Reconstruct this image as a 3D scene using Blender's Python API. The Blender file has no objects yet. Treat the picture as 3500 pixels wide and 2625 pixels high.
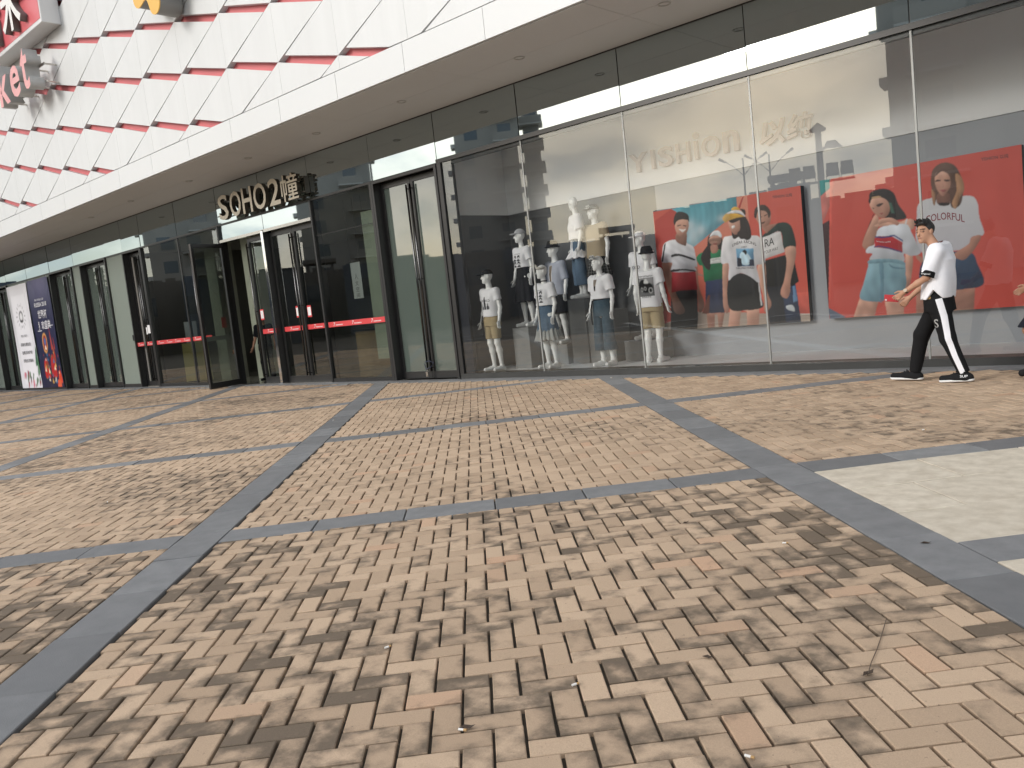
import bpy, bmesh, math, random
import numpy as np
from mathutils import Vector, Matrix
R = math.radians
rnd = random.Random(7)
scene = bpy.context.scene
COL = scene.collection

# ------------------------------------------------------------------ camera
cam_d = bpy.data.cameras.new('camera')
cam = bpy.data.objects.new('camera', cam_d)
COL.objects.link(cam)
cam_d.sensor_width = 36.0
cam_d.lens = 29.63
cam_d.clip_start = 0.05
cam_d.clip_end = 4000
CAM = Vector((11.31156, -10.85049, 1.35))
ax = Vector((0.7345245, 0.6697846, -0.1089140))
ay = Vector((-0.0133616, -0.1461956, -0.9891655))
af = Vector((-0.6784506, 0.7280216, -0.0984349))
m = Matrix.Identity(4)
for i in range(3):
    m[i][0] = ax[i]; m[i][1] = -ay[i]; m[i][2] = -af[i]; m[i][3] = CAM[i]
cam.matrix_world = m
scene.camera = cam

# ------------------------------------------------------------------ sky and sun (bright, thinly overcast afternoon)
SUN_EL, SUN_AZ = R(26), R(206)        # azimuth measured from +Y clockwise
world = bpy.data.worlds.new('World')
scene.world = world
world.use_nodes = True
nt = world.node_tree
nt.nodes.clear()
wo = nt.nodes.new('ShaderNodeOutputWorld')
bg = nt.nodes.new('ShaderNodeBackground')
sky = nt.nodes.new('ShaderNodeTexSky')
sky.sky_type = 'NISHITA'
sky.sun_disc = False
sky.sun_elevation = SUN_EL
sky.sun_rotation = SUN_AZ
sky.air_density = 1.0
sky.dust_density = 2.0
tc = nt.nodes.new('ShaderNodeTexCoord')
mp = nt.nodes.new('ShaderNodeMapping')
mp.inputs['Scale'].default_value = (1.0, 1.0, 2.2)
mp.inputs['Location'].default_value = (3.1, 0.4, 0.2)
n1 = nt.nodes.new('ShaderNodeTexNoise')
n1.inputs['Scale'].default_value = 2.6
n1.inputs['Detail'].default_value = 8.0
n1.inputs['Roughness'].default_value = 0.58
r1 = nt.nodes.new('ShaderNodeValToRGB')
r1.color_ramp.elements[0].position = 0.36
r1.color_ramp.elements[1].position = 0.62
n2 = nt.nodes.new('ShaderNodeTexNoise')
n2.inputs["Scale"].default_value = 7.5
n2.inputs['Detail'].default_value = 9.0
n2.inputs['Distortion'].default_value = 0.3
cc = nt.nodes.new('ShaderNodeValToRGB')
cc.color_ramp.elements[0].position = 0.44
cc.color_ramp.elements[0].color = (6.0, 7.0, 8.2, 1)
cc.color_ramp.elements[1].position = 0.56
cc.color_ramp.elements[1].color = (15.2, 14.5, 13.5, 1)
mixs = nt.nodes.new('ShaderNodeMix')
mixs.data_type = 'RGBA'
L = nt.links.new
L(tc.outputs['Generated'], mp.inputs['Vector'])
L(mp.outputs['Vector'], n1.inputs['Vector'])
L(mp.outputs['Vector'], n2.inputs['Vector'])
L(n1.outputs['Fac'], r1.inputs['Fac'])
L(n2.outputs['Fac'], cc.inputs['Fac'])
L(r1.outputs['Color'], mixs.inputs['Factor'])
L(sky.outputs['Color'], mixs.inputs['A'])
L(cc.outputs['Color'], mixs.inputs['B'])
L(mixs.outputs['Result'], bg.inputs['Color'])
bg.inputs['Strength'].default_value = 0.15
L(bg.outputs['Background'], wo.inputs['Surface'])

sun_d = bpy.data.lights.new('sun', 'SUN')
sun_d.energy = 2.2
sun_d.angle = R(24)
sun_d.color = (1.0, 0.975, 0.945)
sun = bpy.data.objects.new('sun', sun_d)
COL.objects.link(sun)
sd = Vector((math.sin(SUN_AZ) * math.cos(SUN_EL), math.cos(SUN_AZ) * math.cos(SUN_EL), math.sin(SUN_EL)))
sun.rotation_euler = (-sd).to_track_quat('-Z', 'Y').to_euler()
sun.location = sd * 60

vs_ = scene.view_settings
scene.display_settings.display_device = 'sRGB'
vs_.view_transform = 'Standard'
vs_.look = 'None'
vs_.gamma = 1.0
vs_.exposure = 0.14
vs_.use_curve_mapping = False
scene.cycles.max_bounces = 10
scene.cycles.transparent_max_bounces = 24
scene.cycles.glossy_bounces = 6
# ------------------------------------------------------------------ materials
def lin(c):
    """0-255 sRGB triple -> linear rgba"""
    o = []
    for v in c[:3]:
        v = v / 255.0
        o.append(v / 12.92 if v <= 0.04045 else ((v + 0.055) / 1.055) ** 2.4)
    return tuple(o) + (1.0,)

MATS = {}
def mat(name, col=(0.5, 0.5, 0.5), rough=0.6, metal=0.0, var=0.0, vscale=4.0, bump=0.0, bscale=60.0, spec=0.5,
        var_col=None, stretch=None, attr=None, emit=None, coat=0.0):
    """Principled surface whose colour drifts towards var_col with a noise in object space."""
    if name in MATS:
        return MATS[name]
    mt = bpy.data.materials.new(name)
    mt.use_nodes = True
    nt = mt.node_tree
    b = nt.nodes['Principled BSDF']
    b.inputs['Base Color'].default_value = tuple(col[:3]) + (1,)
    b.inputs['Roughness'].default_value = rough
    b.inputs['Metallic'].default_value = metal
    b.inputs['Specular IOR Level'].default_value = spec
    b.inputs['Coat Weight'].default_value = coat
    lk = nt.links.new
    src = None
    if attr:
        a = nt.nodes.new('ShaderNodeAttribute')
        a.attribute_name = attr
        src = a.outputs['Color']
        lk(src, b.inputs['Base Color'])
    if var or bump:
        t = nt.nodes.new('ShaderNodeTexCoord')
        vec = t.outputs['Object']
        if stretch:
            mpn = nt.nodes.new('ShaderNodeMapping')
            mpn.inputs['Scale'].default_value = stretch
            lk(vec, mpn.inputs['Vector'])
            vec = mpn.outputs['Vector']
    if var:
        n = nt.nodes.new('ShaderNodeTexNoise')
        n.inputs['Scale'].default_value = vscale
        n.inputs['Detail'].default_value = 6
        n.inputs['Roughness'].default_value = 0.6
        lk(vec, n.inputs['Vector'])
        rp = nt.nodes.new('ShaderNodeMapRange')
        rp.inputs['From Min'].default_value = 0.35
        rp.inputs['From Max'].default_value = 0.7
        rp.inputs['To Max'].default_value = var
        lk(n.outputs['Fac'], rp.inputs['Value'])
        mx = nt.nodes.new('ShaderNodeMix')
        mx.data_type = 'RGBA'
        lk(rp.outputs['Result'], mx.inputs['Factor'])
        if src is not None:
            lk(src, mx.inputs['A'])
        else:
            mx.inputs['A'].default_value = tuple(col[:3]) + (1,)
        vc = var_col if var_col else tuple(c * 0.55 for c in col[:3])
        mx.inputs['B'].default_value = tuple(vc[:3]) + (1,)
        lk(mx.outputs['Result'], b.inputs['Base Color'])
    if bump:
        n = nt.nodes.new('ShaderNodeTexNoise')
        n.inputs['Scale'].default_value = bscale
        n.inputs['Detail'].default_value = 4
        lk(vec, n.inputs['Vector'])
        bp = nt.nodes.new('ShaderNodeBump')
        bp.inputs['Strength'].default_value = bump
        bp.inputs['Distance'].default_value = 0.01
        lk(n.outputs['Fac'], bp.inputs['Height'])
        lk(bp.outputs['Normal'], b.inputs['Normal'])
    if emit:
        b.inputs['Emission Color'].default_value = tuple(emit[:3]) + (1,)
        b.inputs['Emission Strength'].default_value = emit[3]
    MATS[name] = mt
    return mt

def glass_mat(name, tint, ior=1.5, boost=1.9, base=0.0, wave=0.0, grime=0.0):
    """thin pane: see-through tint mixed with a mirror by Fresnel (two faces: boost)."""
    if name in MATS:
        return MATS[name]
    mt = bpy.data.materials.new(name)
    mt.use_nodes = True
    nt = mt.node_tree
    nt.nodes.clear()
    lk = nt.links.new
    o = nt.nodes.new('ShaderNodeOutputMaterial')
    tr = nt.nodes.new('ShaderNodeBsdfTransparent')
    tr.inputs['Color'].default_value = tuple(tint) + (1,)
    gl = nt.nodes.new('ShaderNodeBsdfGlossy')
    gl.inputs['Roughness'].default_value = 0.0
    gl.inputs['Color'].default_value = (0.97, 1.0, 0.98, 1)
    fr = nt.nodes.new('ShaderNodeFresnel')
    fr.inputs['IOR'].default_value = ior
    ma = nt.nodes.new('ShaderNodeMath')
    ma.operation = 'MULTIPLY_ADD'
    ma.inputs[1].default_value = boost
    ma.inputs[2].default_value = base
    ma.use_clamp = True
    lk(fr.outputs['Fac'], ma.inputs[0])
    mx = nt.nodes.new('ShaderNodeMixShader')
    lk(ma.outputs[0], mx.inputs['Fac'])
    lk(tr.outputs[0], mx.inputs[1])
    lk(gl.outputs[0], mx.inputs[2])
    if wave:
        t = nt.nodes.new('ShaderNodeTexCoord')
        n = nt.nodes.new('ShaderNodeTexNoise')
        n.inputs['Scale'].default_value = 1.1
        n.inputs['Detail'].default_value = 1
        lk(t.outputs['Object'], n.inputs['Vector'])
        bp = nt.nodes.new('ShaderNodeBump')
        bp.inputs['Strength'].default_value = wave
        bp.inputs['Distance'].default_value = 0.02
        lk(n.outputs['Fac'], bp.inputs['Height'])
        lk(bp.outputs['Normal'], gl.inputs['Normal'])
    out = mx.outputs[0]
    if grime:
        df = nt.nodes.new('ShaderNodeBsdfDiffuse')
        df.inputs['Color'].default_value = (0.55, 0.55, 0.52, 1)
        m2 = nt.nodes.new('ShaderNodeMixShader')
        m2.inputs['Fac'].default_value = grime
        lk(out, m2.inputs[1])
        lk(df.outputs[0], m2.inputs[2])
        out = m2.outputs[0]
    lk(out, o.inputs['Surface'])
    MATS[name] = mt
    return mt

# ------------------------------------------------------------------ mesh builders
class MB:
    def __init__(s):
        s.v = []; s.f = []; s.mi = []; s.c = []
    def add(s, vs, fs, mi=0, col=None):
        o = len(s.v)
        s.v += [tuple(p) for p in vs]
        s.f += [tuple(i + o for i in f) for f in fs]
        s.mi += [mi] * len(fs)
        if col is not None:
            s.c += [tuple(col)] * len(vs)
    def box(s, x0, x1, y0, y1, z0, z1, mi=0, rot=None, col=None):
        vs = [(x0, y0, z0), (x1, y0, z0), (x1, y1, z0), (x0, y1, z0), (x0, y0, z1), (x1, y0, z1), (x1, y1, z1), (x0, y1, z1)]
        if rot:
            vs = [rot @ Vector(p) for p in vs]
        s.add(vs, [(3, 2, 1, 0), (4, 5, 6, 7), (0, 1, 5, 4), (1, 2, 6, 5), (2, 3, 7, 6), (3, 0, 4, 7)], mi, col)
    def prism(s, poly, a, b, axis='y', mi=0):
        """extrude a 2-D polygon: axis y: poly is (x,z); axis z: (x,y); axis x: (y,z)"""
        n = len(poly)
        def P(p, d):
            return {'y': (p[0], d, p[1]), 'z': (p[0], p[1], d), 'x': (d, p[0], p[1])}[axis]
        vs = [P(p, a) for p in poly] + [P(p, b) for p in poly]
        fs = [tuple(range(n)), tuple(range(2 * n - 1, n - 1, -1))]
        fs += [(i, i + n, (i + 1) % n + n, (i + 1) % n) for i in range(n)]
        s.add(vs, fs, mi)
    def tube(s, pts, r, n=8, cap=True, mi=0):
        pts = [Vector(p) for p in pts]
        rs = r if isinstance(r, (list, tuple)) else [r] * len(pts)
        ring = []
        for i, p in enumerate(pts):
            d = (pts[min(i + 1, len(pts) - 1)] - pts[max(i - 1, 0)]).normalized()
            u = d.cross(Vector((0, 0, 1)) if abs(d.z) < 0.9 else Vector((1, 0, 0))).normalized()
            w = d.cross(u)
            ring.append([p + (u * math.cos(2 * math.pi * k / n) + w * math.sin(2 * math.pi * k / n)) * rs[i] for k in range(n)])
        vs = [q for g in ring for q in g]
        fs = []
        for i in range(len(pts) - 1):
            for k in range(n):
                fs.append((i * n + k, i * n + (k + 1) % n, (i + 1) * n + (k + 1) % n, (i + 1) * n + k))
        if cap:
            fs.append(tuple(range(n - 1, -1, -1)))
            fs.append(tuple((len(pts) - 1) * n + k for k in range(n)))
        s.add(vs, fs, mi)
    def mesh(s, name, mats):
        me = bpy.data.meshes.new(name)
        me.from_pydata(s.v, [], s.f)
        for m_ in (mats if isinstance(mats, (list, tuple)) else [mats]):
            me.materials.append(m_)
        if any(s.mi):
            me.polygons.foreach_set('material_index', s.mi)
        if s.c and len(s.c) == len(s.v):
            a = me.color_attributes.new('tone', 'FLOAT_COLOR', 'POINT')
            a.data.foreach_set('color', np.array([tuple(c[:3]) + (1.0,) for c in s.c], 'f').ravel())
        me.update()
        return me
    def build(s, name, mats, parent=None, bevel=0.0, smooth=False, **tags):
        return link(name, s.mesh(name, mats), parent, bevel, smooth, **tags)

def link(name, me, parent=None, bevel=0.0, smooth=False, **tags):
    o = bpy.data.objects.new(name, me)
    COL.objects.link(o)
    if parent is not None:
        o.parent = parent
    if bevel:
        bm = bmesh.new(); bm.from_mesh(me)
        bmesh.ops.remove_doubles(bm, verts=bm.verts, dist=1e-5)
        es = [e for e in bm.edges if len(e.link_faces) == 2 and e.calc_face_angle(0) > 0.6]
        bmesh.ops.bevel(bm, geom=es, offset=bevel, segments=1, affect='EDGES', clamp_overlap=True)
        bm.to_mesh(me); bm.free()
    if smooth:
        me.polygons.foreach_set('use_smooth', [True] * len(me.polygons))
    for k, v in tags.items():
        if v is not None:
            o[{'cat': 'category'}.get(k, k)] = v
    return o

def empty(name, loc=(0, 0, 0), rz=0.0, parent=None, **tags):
    o = bpy.data.objects.new(name, None)
    COL.objects.link(o)
    o.location = loc
    o.rotation_euler = (0, 0, rz)
    o.empty_display_size = 0.2
    if parent is not None:
        o.parent = parent
    for k, v in tags.items():
        if v is not None:
            o[{'cat': 'category'}.get(k, k)] = v
    return o

def one_box(name, x0, x1, y0, y1, z0, z1, m_, parent=None, bevel=0.0, **tags):
    b = MB(); b.box(x0, x1, y0, y1, z0, z1)
    return b.build(name, m_, parent, bevel, **tags)

def text_mesh(body, size=1.0, extrude=0.0, shear=0.0, align='LEFT', space=1.0, offset=0.0, res=3):
    cu = bpy.data.curves.new('lettering', 'FONT')
    cu.body = body
    cu.size = size
    cu.extrude = extrude
    cu.shear = shear
    cu.align_x = align
    cu.space_character = space
    cu.offset = offset
    cu.resolution_u = res
    o = bpy.data.objects.new('lettering', cu)
    COL.objects.link(o)
    dg = bpy.context.evaluated_depsgraph_get()
    me = bpy.data.meshes.new_from_object(o.evaluated_get(dg))
    bpy.data.objects.remove(o)
    bpy.data.curves.remove(cu)
    return me

def mesh_np(me):
    v = np.empty(len(me.vertices) * 3); me.vertices.foreach_get('co', v)
    return v.reshape(-1, 3)
def set_np(me, v):
    me.vertices.foreach_set('co', np.asarray(v, 'f').ravel()); me.update()

def text_on(name, body, m_, box, y, parent=None, depth=0.0, shear=0.0, map_=None, offset=0.0, space=1.0, **tags):
    """lettering fitted into box (x0,x1,z0,z1) on the plane y, facing -y; depth > 0 gives thick letters towards -y"""
    me = text_mesh(body, 1.0, max(depth / 2, 0.0), shear, offset=offset, space=space)
    v = mesh_np(me)
    x0, x1, z0, z1 = box
    lo = v.min(0); hi = v.max(0)
    sx = (x1 - x0) / max(hi[0] - lo[0], 1e-6); sz = (z1 - z0) / max(hi[1] - lo[1], 1e-6)
    w = np.empty_like(v)
    w[:, 0] = x0 + (v[:, 0] - lo[0]) * sx
    w[:, 2] = z0 + (v[:, 1] - lo[1]) * sz
    w[:, 1] = y - (v[:, 2] - lo[2])
    if map_:
        w = map_(w)
    set_np(me, w)
    me.materials.clear(); me.materials.append(m_)
    return link(name, me, parent, **tags)

# ------------------------------------------------------------------ signed-distance modelling for bodies and clothes
class SDF:
    def __init__(s):
        s.ops = []; s.noise = None
    def _a(s, kind, fn, lo, hi, k):
        s.ops.append((kind, fn, np.array(lo, float), np.array(hi, float), k)); return s
    def rc(s, a, b, ra, rb, k=0.02, kind='u'):
        a = np.array(a, float); b = np.array(b, float); ab = b - a; L2 = float(ab @ ab) + 1e-12
        def fn(x, y, z):
            t = np.clip(((x - a[0]) * ab[0] + (y - a[1]) * ab[1] + (z - a[2]) * ab[2]) / L2, 0, 1)
            return np.sqrt((x - a[0] - t * ab[0]) ** 2 + (y - a[1] - t * ab[1]) ** 2 + (z - a[2] - t * ab[2]) ** 2) - (ra + (rb - ra) * t)
        r = max(ra, rb)
        return s._a(kind, fn, np.minimum(a, b) - r, np.maximum(a, b) + r, k)
    def crc(s, a, b, ra, rb, pt, n, k=0.03):
        """round cone cut square: only the side of pt that n points away from is kept"""
        a = np.array(a, float); b = np.array(b, float); ab = b - a; L2 = float(ab @ ab) + 1e-12
        pt = np.array(pt, float); n = np.array(n, float); n = n / np.linalg.norm(n)
        def fn(x, y, z):
            t = np.clip(((x - a[0]) * ab[0] + (y - a[1]) * ab[1] + (z - a[2]) * ab[2]) / L2, 0, 1)
            d = np.sqrt((x - a[0] - t * ab[0]) ** 2 + (y - a[1] - t * ab[1]) ** 2 + (z - a[2] - t * ab[2]) ** 2) - (ra + (rb - ra) * t)
            return np.maximum(d, (x - pt[0]) * n[0] + (y - pt[1]) * n[1] + (z - pt[2]) * n[2])
        r = max(ra, rb)
        return s._a('u', fn, np.minimum(a, b) - r, np.maximum(a, b) + r, k)
    def el(s, c, r, k=0.02, kind='u', rx=0.0, ry=0.0, rz=0.0):
        c = np.array(c, float); r = np.array(r, float)
        M = np.array((Matrix.Rotation(rz, 3, 'Z') @ Matrix.Rotation(ry, 3, 'Y') @ Matrix.Rotation(rx, 3, 'X')).transposed())
        def fn(x, y, z):
            X = x - c[0]; Y = y - c[1]; Z = z - c[2]
            if rx or ry or rz:
                X, Y, Z = (M[0, 0] * X + M[0, 1] * Y + M[0, 2] * Z, M[1, 0] * X + M[1, 1] * Y + M[1, 2] * Z, M[2, 0] * X + M[2, 1] * Y + M[2, 2] * Z)
            k0 = np.sqrt((X / r[0]) ** 2 + (Y / r[1]) ** 2 + (Z / r[2]) ** 2)
            k1 = np.sqrt((X / r[0] ** 2) ** 2 + (Y / r[1] ** 2) ** 2 + (Z / r[2] ** 2) ** 2)
            return k0 * (k0 - 1) / np.maximum(k1, 1e-6)
        R_ = r.max() if (rx or ry or rz) else r
        return s._a(kind, fn, c - R_, c + R_, k)
    def loft(s, rows, k=0.02, kind='u', p=2.3):
        """rows: (z, cx, cy, rx, ry) upright stack of rounded sections"""
        rows = sorted(rows); A = np.array(rows, float)
        z0, z1 = A[0, 0], A[-1, 0]
        def fn(x, y, z):
            zz = np.clip(z, z0, z1)
            cx = np.interp(zz, A[:, 0], A[:, 1]); cy = np.interp(zz, A[:, 0], A[:, 2])
            rx = np.interp(zz, A[:, 0], A[:, 3]); ry = np.interp(zz, A[:, 0], A[:, 4])
            q = (np.abs((x - cx) / rx) ** p + np.abs((y - cy) / ry) ** p) ** (1 / p)
            d = (q - 1) * np.minimum(rx, ry)
            e = np.maximum(z0 - z, z - z1)
            return np.maximum(d, e)
        lo = [(A[:, 1] - A[:, 3]).min(), (A[:, 2] - A[:, 4]).min(), z0]
        hi = [(A[:, 1] + A[:, 3]).max(), (A[:, 2] + A[:, 4]).max(), z1]
        return s._a(kind, fn, lo, hi, k)
    def half(s, pt, n, k=0.004):
        """keep the side the normal points away from"""
        pt = np.array(pt, float); n = np.array(n, float); n = n / np.linalg.norm(n)
        def fn(x, y, z):
            return (x - pt[0]) * n[0] + (y - pt[1]) * n[1] + (z - pt[2]) * n[2]
        return s._a('i', fn, (-9, -9, -9), (9, 9, 9), k)
    @staticmethod
    def _mix(kind, D, d, k):
        if kind == 'u':
            h = np.maximum(k - np.abs(D - d), 0) / k
            return np.minimum(D, d) - h * h * k * 0.25
        if kind == 's':
            d = -d
        h = np.maximum(k - np.abs(D - d), 0) / k
        return np.maximum(D, d) + h * h * k * 0.25
    def eval(s, x, y, z):
        D = np.ones(np.broadcast(x, y, z).shape)
        for kind, fn, lo, hi, k in s.ops:
            D = s._mix(kind, D, fn(x, y, z), max(k, 1e-4))
        if s.noise:
            D = D + s.noise(x, y, z)
        return D
    def mesh(s, vs=0.008):
        lo = np.min([o[2] for o in s.ops if o[0] == 'u'], 0) - 3 * vs
        hi = np.max([o[3] for o in s.ops if o[0] == 'u'], 0) + 3 * vs
        n = np.ceil((hi - lo) / vs).astype(int) + 1
        g = [(lo[i] + vs * np.arange(n[i])).astype('f') for i in range(3)]
        D = np.full(n, 0.3, 'f')
        mg = 0.05
        for kind, fn, a, b, k in s.ops:
            i0 = [max(0, int((a[i] - mg - lo[i]) / vs)) for i in range(3)]
            i1 = [min(n[i], int((b[i] + mg - lo[i]) / vs) + 2) for i in range(3)]
            if min(i1[i] - i0[i] for i in range(3)) <= 0:
                continue
            sl = tuple(slice(i0[i], i1[i]) for i in range(3))
            d = fn(g[0][sl[0]][:, None, None], g[1][sl[1]][None, :, None], g[2][sl[2]][None, None, :])
            D[sl] = s._mix(kind, D[sl], d, max(k, 1e-4))
        if s.noise:
            near = np.abs(D) < 0.05
            ix = np.nonzero(near)
            D[ix] += s.noise(g[0][ix[0]], g[1][ix[1]], g[2][ix[2]])
        S = D < 0
        c = np.zeros(np.array(n) - 1, 'i1')
        for dx in (0, 1):
            for dy in (0, 1):
                for dz in (0, 1):
                    c += S[dx:n[0] - 1 + dx, dy:n[1] - 1 + dy, dz:n[2] - 1 + dz]
        act = (c > 0) & (c < 8)
        I = np.nonzero(act)
        idx = np.full(act.shape, -1, np.int64)
        idx[I] = np.arange(len(I[0]))
        pos = np.zeros((len(I[0]), 3)); cnt = np.zeros(len(I[0]))
        corners = [(a, b, c_) for a in (0, 1) for b in (0, 1) for c_ in (0, 1)]
        for p in corners:
            for axis in range(3):
                if p[axis]:
                    continue
                q = list(p); q[axis] = 1
                d0 = D[I[0] + p[0], I[1] + p[1], I[2] + p[2]]; d1 = D[I[0] + q[0], I[1] + q[1], I[2] + q[2]]
                cr = (d0 < 0) != (d1 < 0)
                t = np.where(cr, d0 / np.where(cr, d0 - d1, 1), 0)
                w = np.stack([np.full(len(t), float(p[i])) for i in range(3)], 1)
                w[:, axis] += t
                pos[cr] += w[cr]; cnt[cr] += 1
        V = lo + vs * (np.stack(I, 1) + pos / np.maximum(cnt, 1)[:, None])
        F = []
        for axis in range(3):
            b, c_ = [(1, 2), (2, 0), (0, 1)][axis]
            sl0 = [slice(1, -1)] * 3; sl0[axis] = slice(0, -1)
            sl1 = [slice(1, -1)] * 3; sl1[axis] = slice(1, None)
            s0 = S[tuple(sl0)]; s1 = S[tuple(sl1)]
            E = np.nonzero(s0 != s1)
            if not len(E[0]):
                continue
            fl = s0[E]
            e = [E[i] + (0 if i == axis else 1) for i in range(3)]
            def cell(db, dc):
                q = [e[0].copy(), e[1].copy(), e[2].copy()]
                q[b] -= db; q[c_] -= dc
                return idx[q[0], q[1], q[2]]
            quad = np.stack([cell(1, 1), cell(0, 1), cell(0, 0), cell(1, 0)], 1)
            quad[~fl] = quad[~fl][:, ::-1]
            F.append(quad)
        F = np.concatenate(F)
        F = F[(F >= 0).all(1)]
        return V, F

def fold_noise(amp, f=14.0, seed=0, axis=(1, 1, 0.35)):
    r_ = np.random.RandomState(seed); ph = r_.rand(6) * 6.28; w = r_.randn(6, 3) * np.array(axis) * f
    def fn(x, y, z):
        o = 0
        for i in range(6):
            o = o + np.sin(x * w[i, 0] + y * w[i, 1] + z * w[i, 2] + ph[i])
        return amp * o / 3.0
    return fn

def np_mesh(name, V, F, mats, cols=None):
    me = bpy.data.meshes.new(name)
    F = np.asarray(F, 'i')
    me.vertices.add(len(V)); me.vertices.foreach_set('co', np.asarray(V, 'f').ravel())
    k = F.shape[1]
    me.loops.add(F.size); me.loops.foreach_set('vertex_index', F.ravel())
    me.polygons.add(len(F)); me.polygons.foreach_set('loop_start', np.arange(0, F.size, k, dtype='i'))
    me.polygons.foreach_set('loop_total', np.full(len(F), k, 'i'))
    for m_ in (mats if isinstance(mats, (list, tuple)) else [mats]):
        me.materials.append(m_)
    if cols is not None:
        a = me.color_attributes.new('tone', 'FLOAT_COLOR', 'POINT')
        c4 = np.ones((len(V), 4), 'f'); c4[:, :3] = cols
        a.data.foreach_set('color', c4.ravel())
    me.update(calc_edges=True)
    me.validate()
    return me

def sdf_obj(name, sdf, vs, m_, parent=None, colfn=None, **tags):
    V, F = sdf.mesh(vs)
    cols = colfn(V) if colfn else None
    return link(name, np_mesh(name, V, F, m_, cols), parent, smooth=True, **tags)

def wrap(P, d, sdf, off=0.003, far=0.6):
    """slide points P along direction d until they rest on the surface of sdf"""
    P = np.asarray(P, float); d = np.asarray(d, float); d = d / np.linalg.norm(d)
    t = np.zeros(len(P))
    for _ in range(60):
        q = P + d * t[:, None]
        t += np.clip(sdf.eval(q[:, 0], q[:, 1], q[:, 2]), -0.05, 0.05) * 0.8
    t = np.clip(t, 0, far)
    return P + d * (t - off)[:, None]

def grid_patch(nu, nv, fn):
    """fn(u,v) arrays in 0..1 -> points; returns V, F"""
    u, v = np.meshgrid(np.linspace(0, 1, nu), np.linspace(0, 1, nv), indexing='ij')
    V = fn(u.ravel(), v.ravel())
    i, j = np.meshgrid(np.arange(nu - 1), np.arange(nv - 1), indexing='ij')
    a = (i * nv + j).ravel()
    return V, np.stack([a, a + nv, a + nv + 1, a + 1], 1)

# ------------------------------------------------------------------ printed pictures (posters, banners, shirt prints) as fine coloured sheets
def spline(pts, n=6):
    P = np.array(pts, float); m_ = len(P); out = []
    for i in range(m_):
        p0, p1, p2, p3 = P[i - 1], P[i], P[(i + 1) % m_], P[(i + 2) % m_]
        for t in np.linspace(0, 1, n, endpoint=False):
            out.append(0.5 * (2 * p1 + (p2 - p0) * t + (2 * p0 - 5 * p1 + 4 * p2 - p3) * t ** 2 + (3 * p1 - p0 - 3 * p2 + p3) * t ** 3))
    return np.array(out)
def inside(poly, X, Y):
    res = np.zeros(X.shape, bool)
    x0, y0 = poly.min(0); x1, y1 = poly.max(0)
    bb = (X >= x0) & (X <= x1) & (Y >= y0) & (Y <= y1)
    px = X[bb]; py = Y[bb]; r_ = np.zeros(px.shape, bool)
    xa, ya = poly[-1]
    for xb, yb in poly:
        if ya != yb:
            c = ((ya > py) != (yb > py)) & (px < (xb - xa) * (py - ya) / (yb - ya) + xa)
            r_ ^= c
        xa, ya = xb, yb
    res[bb] = r_
    return res
def box_blur(h, r):
    for ax_ in (0, 1):
        pad = [(0, 0), (0, 0)]; pad[ax_] = (r + 1, r)
        c = np.cumsum(np.pad(h, pad, mode='edge'), axis=ax_)
        n = h.shape[ax_]
        a = np.take(c, np.arange(2 * r + 1, 2 * r + 1 + n), axis=ax_); b = np.take(c, np.arange(0, n), axis=ax_)
        h = (a - b) / (2 * r + 1)
    return h
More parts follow.
